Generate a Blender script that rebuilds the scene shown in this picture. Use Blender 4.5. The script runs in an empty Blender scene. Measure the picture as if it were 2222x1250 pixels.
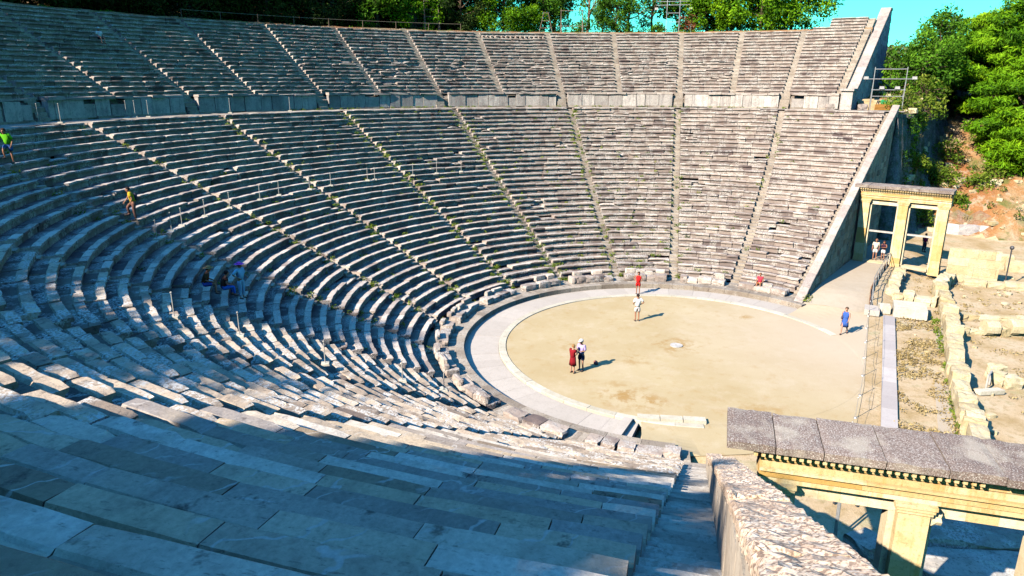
import bpy, math, random
import numpy as np
from mathutils import Vector, Matrix, noise as mnoise

# ------------------------------------------------------------------ camera, sky, sun, exposure
SC = bpy.context.scene
COL = SC.collection
rad, cos, sin, pi = math.radians, math.cos, math.sin, math.pi

cam_d = bpy.data.cameras.new("camera")
cam = bpy.data.objects.new("camera", cam_d)
COL.objects.link(cam)
cam.location = (-38.991, 1.4715, 14.430)
cam.rotation_euler = (rad(90 - 16.226), rad(-0.134), rad(11.824 - 90))
cam_d.sensor_width = 36.0
cam_d.lens = 1532.98 / 2222 * 36.0
cam_d.clip_start = 0.1
cam_d.clip_end = 6000
SC.camera = cam

SUN_AZ, SUN_EL = 140.5, 34.8          # degrees, mathematical azimuth of the sun, elevation
world = bpy.data.worlds.new("World")
SC.world = world
world.use_nodes = True
wn, wl = world.node_tree.nodes, world.node_tree.links
wn.clear()
w_out = wn.new("ShaderNodeOutputWorld")
w_bg = wn.new("ShaderNodeBackground")
w_sky = wn.new("ShaderNodeTexSky")
w_sky.sky_type = 'NISHITA'
w_sky.sun_disc = False
w_sky.sun_elevation = rad(SUN_EL)
w_sky.sun_rotation = rad(90 - SUN_AZ)
w_sky.air_density = 1.0
w_sky.dust_density = 0.3
w_sky.ozone_density = 3.0
w_mix = wn.new("ShaderNodeMix"); w_mix.data_type = 'RGBA'; w_mix.blend_type = 'MULTIPLY'
w_mix.inputs[0].default_value = 1.0
w_tc = wn.new("ShaderNodeTexCoord")
w_sep = wn.new("ShaderNodeSeparateXYZ")
wl.new(w_tc.outputs["Generated"], w_sep.inputs[0])
w_rmp = wn.new("ShaderNodeValToRGB")
w_rmp.color_ramp.elements[0].position = 0.11
w_rmp.color_ramp.elements[0].color = (0.23, 1.40, 1.10, 1)     # turquoise towards the horizon
w_rmp.color_ramp.elements[1].position = 0.19
w_rmp.color_ramp.elements[1].color = (0.26, 0.14, 0.30, 1)     # dim violet band low in the sky, added to keep upright faces dark
for p_, c_ in ((0.50, (0.24, 0.27, 0.52, 1)), (0.80, (0.30, 1.30, 1.64, 1))):
    e_ = w_rmp.color_ramp.elements.new(p_); e_.color = c_
wl.new(w_sep.outputs[2], w_rmp.inputs[0])
wl.new(w_rmp.outputs[0], w_mix.inputs[7])
wl.new(w_sky.outputs[0], w_mix.inputs[6])
wl.new(w_mix.outputs[2], w_bg.inputs[0])
w_bg.inputs[1].default_value = 0.115
wl.new(w_bg.outputs[0], w_out.inputs[0])

sun_d = bpy.data.lights.new("sun", 'SUN')
sun_d.energy = 5.0
sun_d.angle = rad(0.5)
sun_d.color = (1.0, 0.875, 0.735)
sun = bpy.data.objects.new("sun", sun_d)
COL.objects.link(sun)
sv = Vector((cos(rad(SUN_AZ)) * cos(rad(SUN_EL)), sin(rad(SUN_AZ)) * cos(rad(SUN_EL)), sin(rad(SUN_EL))))
sun.rotation_euler = sv.to_track_quat('Z', 'Y').to_euler()
sun.location = sv * 200

SC.view_settings.view_transform = 'Standard'
SC.view_settings.look = 'None'
SC.view_settings.exposure = 0.96
SC.view_settings.gamma = 1.0
SC.view_settings.use_curve_mapping = False
try:
    SC.cycles.max_bounces = 6
    SC.cycles.diffuse_bounces = 0
    SC.cycles.transparent_max_bounces = 4
except Exception:
    pass

rng = random.Random(7)

# ------------------------------------------------------------------ materials
def mat_base(name):
    m = bpy.data.materials.new(name)
    m.use_nodes = True
    nt = m.node_tree
    b = nt.nodes["Principled BSDF"]
    b.inputs["Roughness"].default_value = 0.9
    try:
        b.inputs["Specular IOR Level"].default_value = 0.2
    except Exception:
        pass
    return m, nt, b

def n_noise(nt, vec, scale, detail=4.0, rough=0.55):
    n = nt.nodes.new("ShaderNodeTexNoise")
    n.inputs["Scale"].default_value = scale
    n.inputs["Detail"].default_value = detail
    n.inputs["Roughness"].default_value = rough
    nt.links.new(vec, n.inputs["Vector"])
    return n.outputs["Fac"]

def n_ramp(nt, fac, stops):
    r = nt.nodes.new("ShaderNodeValToRGB")
    els = r.color_ramp.elements
    while len(els) < len(stops):
        els.new(0.5)
    for e, (p, c) in zip(els, stops):
        e.position = p
        e.color = (c[0], c[1], c[2], 1) if hasattr(c, '__len__') else (c, c, c, 1)
    nt.links.new(fac, r.inputs[0])
    return r.outputs[0]

def n_mix(nt, fac, a, b, blend='MIX'):
    m = nt.nodes.new("ShaderNodeMix")
    m.data_type = 'RGBA'
    m.blend_type = blend
    for s, v in ((m.inputs[0], fac), (m.inputs[6], a), (m.inputs[7], b)):
        if isinstance(v, (int, float)):
            s.default_value = v
        elif isinstance(v, tuple):
            s.default_value = (v[0], v[1], v[2], 1)
        else:
            nt.links.new(v, s)
    return m.outputs[2]

def n_pos(nt, scale=(1, 1, 1)):
    g = nt.nodes.new("ShaderNodeNewGeometry")
    mp = nt.nodes.new("ShaderNodeMapping")
    mp.inputs["Scale"].default_value = scale
    nt.links.new(g.outputs["Position"], mp.inputs["Vector"])
    return mp.outputs[0]

def n_attr(nt, name="tone"):
    a = nt.nodes.new("ShaderNodeAttribute")
    a.attribute_name = name
    return a.outputs["Fac"]

def n_bump(nt, bsdf, h, strength=0.5, dist=0.03):
    b = nt.nodes.new("ShaderNodeBump")
    b.inputs["Strength"].default_value = strength
    b.inputs["Distance"].default_value = dist
    nt.links.new(h, b.inputs["Height"])
    nt.links.new(b.outputs[0], bsdf.inputs["Normal"])

def stone(name, dark, light, stain, stain_amt=0.5, pits=0.35, lichen=0.0, scale=1.0, bump=0.6, warm=None, streak=False, tone=True, rough=0.9):
    m, nt, b = mat_base(name)
    b.inputs["Roughness"].default_value = rough
    P = n_pos(nt)
    big = n_noise(nt, P, 0.35 * scale, 3)
    mid = n_noise(nt, P, 1.9 * scale, 5, 0.6)
    fine = n_noise(nt, P, 9.0 * scale, 5, 0.7)
    vf = n_noise(nt, P, 32.0 * scale, 3, 0.7)
    base = n_mix(nt, n_attr(nt) if tone else big, dark, light)
    if warm:
        base = n_mix(nt, n_ramp(nt, big, [(0.42, 0.0), (0.66, 0.85)]), base, warm)
    base = n_mix(nt, n_ramp(nt, mid, [(0.45, 0.0), (0.68, stain_amt)]), base, stain)
    if streak:
        P2 = n_pos(nt, (1.0, 1.0, 0.12))
        st = n_noise(nt, P2, 3.5 * scale, 4, 0.65)
        base = n_mix(nt, n_ramp(nt, st, [(0.5, 0.0), (0.66, 0.6)]), base, stain)
    base = n_mix(nt, n_ramp(nt, fine, [(0.32, pits), (0.47, 0.0)]), base, tuple(c * 0.35 for c in stain))
    if lichen:
        li = n_mix(nt, 1.0, n_ramp(nt, n_noise(nt, P, 1.1 * scale, 2), [(0.46, 0.0), (0.56, 1.0)]), n_ramp(nt, n_noise(nt, P, 13 * scale, 4, 0.7), [(0.47, 0.0), (0.54, lichen)]), 'MULTIPLY')
        base = n_mix(nt, li, base, (0.72, 0.70, 0.64))
    base = n_mix(nt, 0.35, base, n_ramp(nt, vf, [(0.25, 0.45), (0.75, 1.0)]), 'MULTIPLY')
    nt.links.new(base, b.inputs["Base Color"])
    hs = n_mix(nt, 0.5, fine, vf)
    n_bump(nt, b, hs, bump, 0.04 / scale)
    return m

M = {}
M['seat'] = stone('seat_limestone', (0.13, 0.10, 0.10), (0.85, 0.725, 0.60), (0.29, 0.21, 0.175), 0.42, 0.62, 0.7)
M['seat_old'] = stone('seat_old_limestone', (0.14, 0.11, 0.10), (0.76, 0.61, 0.44), (0.16, 0.13, 0.12), 0.5, 0.7, 1.0)
M['step'] = stone('step_stone', (0.28, 0.235, 0.185), (0.56, 0.48, 0.38), (0.25, 0.20, 0.16), 0.5, 0.7, 0.3)
M['near_step'] = stone('near_step_stone', (0.30, 0.26, 0.22), (0.74, 0.67, 0.57), (0.24, 0.20, 0.18), 0.4, 0.5, 0.5, bump=0.5)
M['podium'] = stone('podium_stone', (0.34, 0.31, 0.28), (0.76, 0.70, 0.62), (0.24, 0.22, 0.21), 0.45, 0.6, 0.3, bump=.8, streak=True)
M['rubble_wall'] = stone('retaining_wall_stone', (0.38, 0.24, 0.17), (0.92, 0.62, 0.42), (0.24, 0.14, 0.11), 0.5, 0.8, 0.4, bump=1.0)
M['upper_wall'] = stone('upper_wall_stone', (0.52, 0.48, 0.46), (0.84, 0.79, 0.73), (0.22, 0.20, 0.21), 0.5, 0.5, 0.3)
M['coping'] = stone('coping_stone', (0.40, 0.34, 0.30), (0.60, 0.52, 0.44), (0.24, 0.20, 0.19), 0.5, 0.5, 0.2)
M['pitted'] = stone('pitted_stone', (0.40, 0.33, 0.27), (0.68, 0.57, 0.46), (0.30, 0.24, 0.20), 0.3, 0.95, 0.6, scale=2.6, bump=1.0)
def speckled(name='pitted_conglomerate', c1=(0.80, 0.60, 0.42), c2=(0.96, 0.78, 0.58), white=0.6, dark=0.8, patch=(0.34, 0.25, 0.19), bump=.3):
    m, nt, b = mat_base(name)
    P = n_pos(nt)
    base = n_mix(nt, n_attr(nt), c1, c2)
    f = n_noise(nt, P, 34, 2, 0.6)
    f2 = n_noise(nt, P, 15, 3, 0.6)
    base = n_mix(nt, n_ramp(nt, f, [(0.42, dark), (0.50, 0.0)]), base, (0.15, 0.10, 0.08))
    base = n_mix(nt, n_ramp(nt, f, [(0.56, 0.0), (0.63, white)]), base, (0.86, 0.80, 0.72))
    base = n_mix(nt, n_ramp(nt, f2, [(0.40, 0.4), (0.52, 0.0)]), base, (0.30, 0.22, 0.18))
    base = n_mix(nt, n_ramp(nt, n_noise(nt, P, 1.3, 3), [(0.5, 0.0), (0.66, 0.6)]), base, patch)
    nt.links.new(base, b.inputs["Base Color"])
    n_bump(nt, b, n_mix(nt, 0.5, f, f2), bump, 0.04)
    return m
M['pitted'] = speckled()
M['cornice'] = speckled('lichened_cornice', (0.19, 0.155, 0.135), (0.34, 0.285, 0.245), .55, .75, (0.52, 0.47, 0.38))
M['gate'] = stone('gate_stone', (0.60, 0.38, 0.12), (0.92, 0.80, 0.50), (0.62, 0.36, 0.11), 0.5, 0.4, 0.0, scale=1.5, bump=0.4, streak=True)
M['gate_pale'] = stone('gate_pale_stone', (0.74, 0.58, 0.30), (0.86, 0.79, 0.62), (0.66, 0.44, 0.18), 0.35, 0.3, 0.0, scale=1.4, bump=0.35, streak=True)
M['gate_frame'] = stone('gate_frame_stone', (0.72, 0.54, 0.25), (0.85, 0.76, 0.55), (0.62, 0.40, 0.15), 0.45, 0.35, 0.0, scale=1.4, bump=0.35)
M['parapet_face'] = stone('parapet_face_stone', (0.56, 0.48, 0.38), (0.72, 0.64, 0.52), (0.40, 0.32, 0.25), 0.4, 0.4, 0.0, bump=0.4, streak=True)
M['cornice_old'] = stone('weathered_cornice', (0.24, 0.20, 0.19), (0.40, 0.34, 0.31), (0.16, 0.13, 0.14), 0.6, 0.6, 0.7, scale=1.3, bump=0.8)
M['ruin'] = stone('ruin_limestone', (0.56, 0.45, 0.24), (0.78, 0.68, 0.44), (0.46, 0.33, 0.17), 0.45, 0.5, 0.3, scale=1.2)
M['pave'] = stone('paving_stone', (0.54, 0.485, 0.42), (0.63, 0.57, 0.495), (0.48, 0.43, 0.36), 0.4, 0.18, 0.0, bump=0.3)
M['kerb'] = stone('kerb_stone', (0.60, 0.56, 0.44), (0.74, 0.69, 0.56), (0.42, 0.36, 0.24), 0.35, 0.3, 0.0, bump=0.3)
M['strip'] = stone('strip_stone', (0.46, 0.42, 0.40), (0.64, 0.60, 0.565), (0.46, 0.41, 0.40), 0.35, 0.12, 0.0, bump=0.15)
M['path'] = stone('pale_earth_path', (0.52, 0.435, 0.32), (0.61, 0.52, 0.395), (0.46, 0.36, 0.24), 0.3, 0.1, 0.0, bump=0.15, tone=False)
M['shade_rock'] = stone('bedrock', (0.42, 0.38, 0.31), (0.62, 0.57, 0.48), (0.2, 0.18, 0.16), 0.5, 0.7, 0.6)

def restored_stone():
    m, nt, b = mat_base('restored_slab_stone')
    b.inputs["Roughness"].default_value = 0.75
    P = n_pos(nt)
    t = n_attr(nt)
    base = n_ramp(nt, t, [(0.05, (0.17, 0.125, 0.115)), (0.25, (0.33, 0.26, 0.175)), (0.45, (0.42, 0.38, 0.35)), (0.62, (0.58, 0.46, 0.31)), (0.95, (0.76, 0.69, 0.58))])
    mid = n_noise(nt, P, 1.6, 6, 0.65)
    fine = n_noise(nt, P, 14, 5, 0.7)
    base = n_mix(nt, n_ramp(nt, mid, [(0.46, 0.0), (0.68, 0.4)]), base, (0.13, 0.105, 0.09))
    # pale calcite veins
    w = nt.nodes.new("ShaderNodeTexWave")
    w.wave_type = 'BANDS'; w.bands_direction = 'DIAGONAL'
    w.inputs["Scale"].default_value = 1.0
    w.inputs["Distortion"].default_value = 9.0
    w.inputs["Detail"].default_value = 3.0
    w.inputs["Detail Scale"].default_value = 1.3
    nt.links.new(P, w.inputs["Vector"])
    veins = n_ramp(nt, w.outputs["Fac"], [(0.972, 0.0), (0.995, 0.75)])
    msk = n_ramp(nt, n_noise(nt, P, 0.9, 2), [(0.46, 0.0), (0.54, 1.0)])
    base = n_mix(nt, n_mix(nt, 1.0, veins, msk, 'MULTIPLY'), base, (0.62, 0.58, 0.52))
    # dark blotches and light scratches
    base = n_mix(nt, n_ramp(nt, n_noise(nt, P, 2.7, 4, 0.7), [(0.60, 0.0), (0.70, 0.75)]), base, (0.07, 0.055, 0.05))
    P2 = n_pos(nt, (1.0, 6.0, 1.0))
    base = n_mix(nt, n_ramp(nt, n_noise(nt, P2, 7, 4, 0.75), [(0.60, 0.0), (0.72, 0.35)]), base, (0.5, 0.46, 0.4))
    base = n_mix(nt, 0.55, base, n_ramp(nt, fine, [(0.28, 0.45), (0.66, 1.1)]), 'MULTIPLY')
    P3 = n_pos(nt, (5.0, 1.4, 1.0))
    base = n_mix(nt, n_ramp(nt, n_noise(nt, P3, 4.5, 5, 0.75), [(0.32, 0.6), (0.42, 0.0)]), base, (0.10, 0.08, 0.07))
    base = n_mix(nt, n_ramp(nt, n_noise(nt, P, 0.55, 3, 0.6), [(0.48, 0.0), (0.7, 0.35)]), base, (0.42, 0.33, 0.20))
    nt.links.new(base, b.inputs["Base Color"])
    n_bump(nt, b, n_mix(nt, 0.5, fine, mid), 0.9, 0.03)
    return m
M['restored'] = restored_stone()

def sand_mat():
    m, nt, b = mat_base('orchestra_sand')
    P = n_pos(nt)
    a = n_noise(nt, P, 0.22, 4, 0.6)
    c = n_noise(nt, P, 1.4, 6, 0.7)
    f = n_noise(nt, P, 22, 3, 0.7)
    base = n_ramp(nt, a, [(0.3, (0.485, 0.375, 0.20)), (0.7, (0.575, 0.475, 0.29))])
    base = n_mix(nt, n_ramp(nt, c, [(0.54, 0.0), (0.72, 0.7)]), base, (0.46, 0.31, 0.13))
    base = n_mix(nt, n_ramp(nt, n_noise(nt, P, 0.6, 5, 0.7), [(0.50, 0.0), (0.66, 0.35)]), base, (0.64, 0.55, 0.40))
    g_ = nt.nodes.new('ShaderNodeNewGeometry'); d_ = nt.nodes.new('ShaderNodeVectorMath'); d_.operation = 'DISTANCE'
    d_.inputs[1].default_value = (3.0, -11.0, 0.0); nt.links.new(g_.outputs['Position'], d_.inputs[0])
    m_ = nt.nodes.new('ShaderNodeMath'); m_.operation = 'MULTIPLY'; m_.inputs[1].default_value = .05; nt.links.new(d_.outputs['Value'], m_.inputs[0])
    base = n_mix(nt, n_ramp(nt, m_.outputs[0], [(0.15, .7), (0.62, 0.0)]), base, (0.62, 0.52, 0.40))
    base = n_mix(nt, 0.25, base, n_ramp(nt, f, [(0.3, 0.6), (0.7, 1.0)]), 'MULTIPLY')
    # scuffed rings round the middle stone and a worn patch near the kerb
    for (cx, cy, r0, r1, s) in ((0.1, 0.1, 0.55, 1.9, 0.8), (-7.4, 2.6, 0.0, 1.9, 1.0), (-7.9, 1.2, 0.0, 1.3, .9), (-2.6, 2.3, 0.2, 1.4, 0.6), (-1.4, 5.9, 0.0, 1.1, 0.5), (6.2, -4.2, 0.0, 0.9, 1.0), (-8.2, -3.8, 0.0, 2.2, 0.7)):
        g = nt.nodes.new("ShaderNodeNewGeometry")
        d = nt.nodes.new("ShaderNodeVectorMath"); d.operation = 'DISTANCE'
        d.inputs[1].default_value = (cx, cy, 0.0)
        nt.links.new(g.outputs["Position"], d.inputs[0])
        k = n_ramp(nt, d.outputs["Value"], [(0.0, s if r0 == 0 else 0.0), (min(0.99, max(r0, 0.05) / 4), s), (min(1.0, r1 / 4), 0.0)])
        dv = nt.nodes.new("ShaderNodeMath"); dv.operation = 'MULTIPLY'; dv.inputs[1].default_value = 0.25
        nt.links.new(d.outputs["Value"], dv.inputs[0])
        nt.links.new(dv.outputs[0], k.node.inputs[0])
        k = n_mix(nt, 1.0, k, n_ramp(nt, c, [(0.46, 0.0), (0.56, 1.0)]), 'MULTIPLY')
        base = n_mix(nt, k, base, (0.40, 0.25, 0.09))
    nt.links.new(base, b.inputs["Base Color"])
    n_bump(nt, b, n_mix(nt, 0.5, c, f), 0.35, 0.03)
    return m
M['sand'] = sand_mat()

def dry_ground():
    m, nt, b = mat_base('dry_ground')
    P = n_pos(nt)
    a = n_noise(nt, P, 0.45, 5, 0.6)
    c = n_noise(nt, P, 3.0, 6, 0.75)
    f = n_noise(nt, P, 20, 3, 0.7)
    base = n_ramp(nt, a, [(0.32, (0.50, 0.36, 0.18)), (0.5, (0.64, 0.49, 0.30)), (0.68, (0.70, 0.58, 0.40))])
    base = n_mix(nt, n_ramp(nt, c, [(0.5, 0.0), (0.66, 0.75)]), base, (0.40, 0.29, 0.13))
    base = n_mix(nt, n_ramp(nt, n_noise(nt, P, 0.9, 4), [(0.58, 0.0), (0.7, 0.4)]), base, (0.30, 0.30, 0.10))
    base = n_mix(nt, 0.45, base, n_ramp(nt, f, [(0.3, 0.45), (0.7, 1.0)]), 'MULTIPLY')
    nt.links.new(base, b.inputs["Base Color"])
    n_bump(nt, b, n_mix(nt, 0.5, c, f), 0.7, 0.06)
    return m
M['dry'] = dry_ground()

def soil_mat():
    m, nt, b = mat_base('hillside_soil')
    P = n_pos(nt)
    a = n_noise(nt, P, 0.22, 5, 0.6)
    c = n_noise(nt, P, 1.1, 6, 0.7)
    f = n_noise(nt, P, 7, 4, 0.75)
    base = n_ramp(nt, a, [(0.36, (0.40, 0.17, 0.06)), (0.5, (0.48, 0.25, 0.10)), (0.62, (0.52, 0.38, 0.22))])
    base = n_mix(nt, n_ramp(nt, c, [(0.52, 0.0), (0.62, 0.8)]), base, (0.60, 0.48, 0.33))
    base = n_mix(nt, n_ramp(nt, n_noise(nt, P, 0.6, 4), [(0.52, 0.0), (0.64, 0.85)]), base, (0.16, 0.20, 0.05))
    base = n_mix(nt, 0.6, base, n_ramp(nt, f, [(0.3, 0.4), (0.7, 1.0)]), 'MULTIPLY')
    g = nt.nodes.new("ShaderNodeNewGeometry")
    sp = nt.nodes.new("ShaderNodeSeparateXYZ"); nt.links.new(g.outputs["True Normal"], sp.inputs[0])
    rock = n_ramp(nt, f, [(0.3, (0.10, 0.09, 0.085)), (0.6, (0.30, 0.28, 0.26))])
    rock = n_mix(nt, n_ramp(nt, c, [(0.45, 0.0), (0.6, 0.8)]), rock, (0.07, 0.10, 0.035))
    base = n_mix(nt, n_ramp(nt, sp.outputs[2], [(0.42, 1.0), (0.62, 0.0)]), base, rock)
    nt.links.new(base, b.inputs["Base Color"])
    n_bump(nt, b, n_mix(nt, 0.5, c, f), 1.0, 0.25)
    return m
M['soil'] = soil_mat()

def leaf_mat(name, dark, mid, light):
    m, nt, b = mat_base(name)
    col = n_ramp(nt, n_attr(nt), [(0.0, dark), (0.5, mid), (1.0, light)])
    nt.links.new(col, b.inputs["Base Color"])
    b.inputs["Roughness"].default_value = 0.7
    tr = nt.nodes.new("ShaderNodeBsdfTranslucent")
    nt.links.new(col, tr.inputs["Color"])
    mx = nt.nodes.new("ShaderNodeMixShader")
    mx.inputs[0].default_value = 0.3
    nt.links.new(b.outputs[0], mx.inputs[1])
    nt.links.new(tr.outputs[0], mx.inputs[2])
    nt.links.new(mx.outputs[0], nt.nodes["Material Output"].inputs["Surface"])
    return m
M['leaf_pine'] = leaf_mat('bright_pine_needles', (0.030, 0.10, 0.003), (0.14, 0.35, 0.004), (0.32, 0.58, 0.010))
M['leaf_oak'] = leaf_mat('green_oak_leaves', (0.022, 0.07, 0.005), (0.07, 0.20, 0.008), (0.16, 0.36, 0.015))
M['leaf_dark'] = leaf_mat('backlit_tone_needles', (0.012, 0.030, 0.006), (0.035, 0.070, 0.010), (0.08, 0.13, 0.02))  # darker copy of the needles, backlit shade put into the leaf colour
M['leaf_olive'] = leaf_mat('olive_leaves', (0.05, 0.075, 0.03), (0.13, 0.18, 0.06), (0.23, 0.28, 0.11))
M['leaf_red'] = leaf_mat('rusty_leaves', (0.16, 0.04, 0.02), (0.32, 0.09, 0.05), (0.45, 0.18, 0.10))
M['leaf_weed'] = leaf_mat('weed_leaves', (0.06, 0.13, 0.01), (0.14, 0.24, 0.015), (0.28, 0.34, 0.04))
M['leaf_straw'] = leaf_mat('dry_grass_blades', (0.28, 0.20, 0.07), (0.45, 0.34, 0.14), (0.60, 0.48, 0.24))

def plain(name, c, rough=0.7, metal=0.0, var=0.25):
    m, nt, b = mat_base(name)
    P = n_pos(nt)
    f = n_noise(nt, P, 6, 3)
    base = n_mix(nt, n_ramp(nt, f, [(0.35, 0.0), (0.65, 1.0)]), tuple(x * (1 - var) for x in c), c)
    nt.links.new(base, b.inputs["Base Color"])
    b.inputs["Roughness"].default_value = rough
    b.inputs["Metallic"].default_value = metal
    return m
M['bark'] = plain('bark', (0.16, 0.11, 0.075), 0.95, 0, 0.6)
M['bark_pale'] = plain('pale_bark', (0.34, 0.25, 0.17), 0.95, 0, 0.5)
M['steel'] = plain('galvanised_steel', (0.55, 0.56, 0.56), 0.45, 0.6)
M['pale_paint'] = plain('pale_painted_metal', (0.55, 0.53, 0.48), 0.6)
M['dark_metal'] = plain('dark_metal', (0.10, 0.10, 0.11), 0.5, 0.3)
M['rust'] = plain('rusty_rail', (0.30, 0.15, 0.08), 0.8)
M['wood'] = plain('weathered_wood', (0.25, 0.19, 0.14), 0.9)
M['rope'] = plain('rope', (0.45, 0.38, 0.28), 0.95)
M['skin'] = plain('skin', (0.55, 0.30, 0.20), 0.6, 0, 0.1)
M['skin_tan'] = plain('tanned_skin', (0.42, 0.20, 0.12), 0.6, 0, 0.1)
M['eye'] = plain('eye', (0.03, 0.02, 0.02), 0.3)
M['lamp_glass'] = plain('lamp_housing', (0.50, 0.50, 0.48), 0.4)
CL = {}
def cloth(c):
    k = tuple(round(x, 3) for x in c)
    if k not in CL:
        CL[k] = plain('cloth', c, 0.9, 0, 0.15)
    return CL[k]

# ------------------------------------------------------------------ object helpers
def link_mesh(name, V, F, mat, parent=None, tones=None, smooth=False, loc=None):
    """one mesh object; V are world coordinates, stored relative to the parent (or to loc)"""
    o_loc = Vector((0, 0, 0))
    if parent is not None:
        o_loc = parent.matrix_basis.translation.copy() if parent.parent is None else parent['_w']
        o_loc = Vector(o_loc)
    elif loc is not None:
        o_loc = Vector(loc)
    me = bpy.data.meshes.new(name)
    if isinstance(V, np.ndarray):
        VV = V - np.array(o_loc)[None, :]
        n = len(VV)
        me.vertices.add(n)
        me.vertices.foreach_set("co", VV.astype(np.float32).ravel())
        k = F.shape[1]
        me.loops.add(F.size)
        me.loops.foreach_set("vertex_index", F.astype(np.int32).ravel())
        me.polygons.add(len(F))
        me.polygons.foreach_set("loop_start", (np.arange(len(F)) * k).astype(np.int32))
        me.update(calc_edges=True)
    else:
        ox, oy, oz = o_loc
        me.from_pydata([(v[0] - ox, v[1] - oy, v[2] - oz) for v in V], [], F)
        me.update()
    if tones is not None:
        a = me.attributes.new("tone", 'FLOAT', 'FACE')
        a.data.foreach_set("value", np.asarray(tones, dtype=np.float32))
    if smooth:
        me.polygons.foreach_set("use_smooth", [True] * len(me.polygons))
    if isinstance(mat, (list, tuple)):
        for x in mat:
            me.materials.append(x)
    else:
        me.materials.append(mat)
    o = bpy.data.objects.new(name, me)
    COL.objects.link(o)
    if parent is not None:
        o.parent = parent
        o['_w'] = tuple(o_loc)
    elif loc is not None:
        o.location = o_loc
    return o

def thing(name, label, cat, loc, group=None):
    o = bpy.data.objects.new(name, None)
    COL.objects.link(o)
    o.location = loc
    o.empty_display_size = 0.2
    tag(o, label, cat, group)
    return o

def tag(o, label=None, cat=None, group=None, kind=None):
    if label: o['label'] = label
    if cat: o['category'] = cat
    if group: o['group'] = group
    if kind: o['kind'] = kind
    return o

def dup(root, loc, rotz=0.0, scale=1.0, label=None, group=None):
    r = root.copy(); COL.objects.link(r)
    r.location = loc; r.rotation_euler = (0, 0, rotz)
    r.scale = (scale, scale, scale) if isinstance(scale, (int, float)) else scale
    if label: r['label'] = label
    if group: r['group'] = group
    for ch in root.children:
        c = ch.copy(); COL.objects.link(c); c.parent = r
        for g in ch.children:
            d = g.copy(); COL.objects.link(d); d.parent = c
    return r

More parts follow.
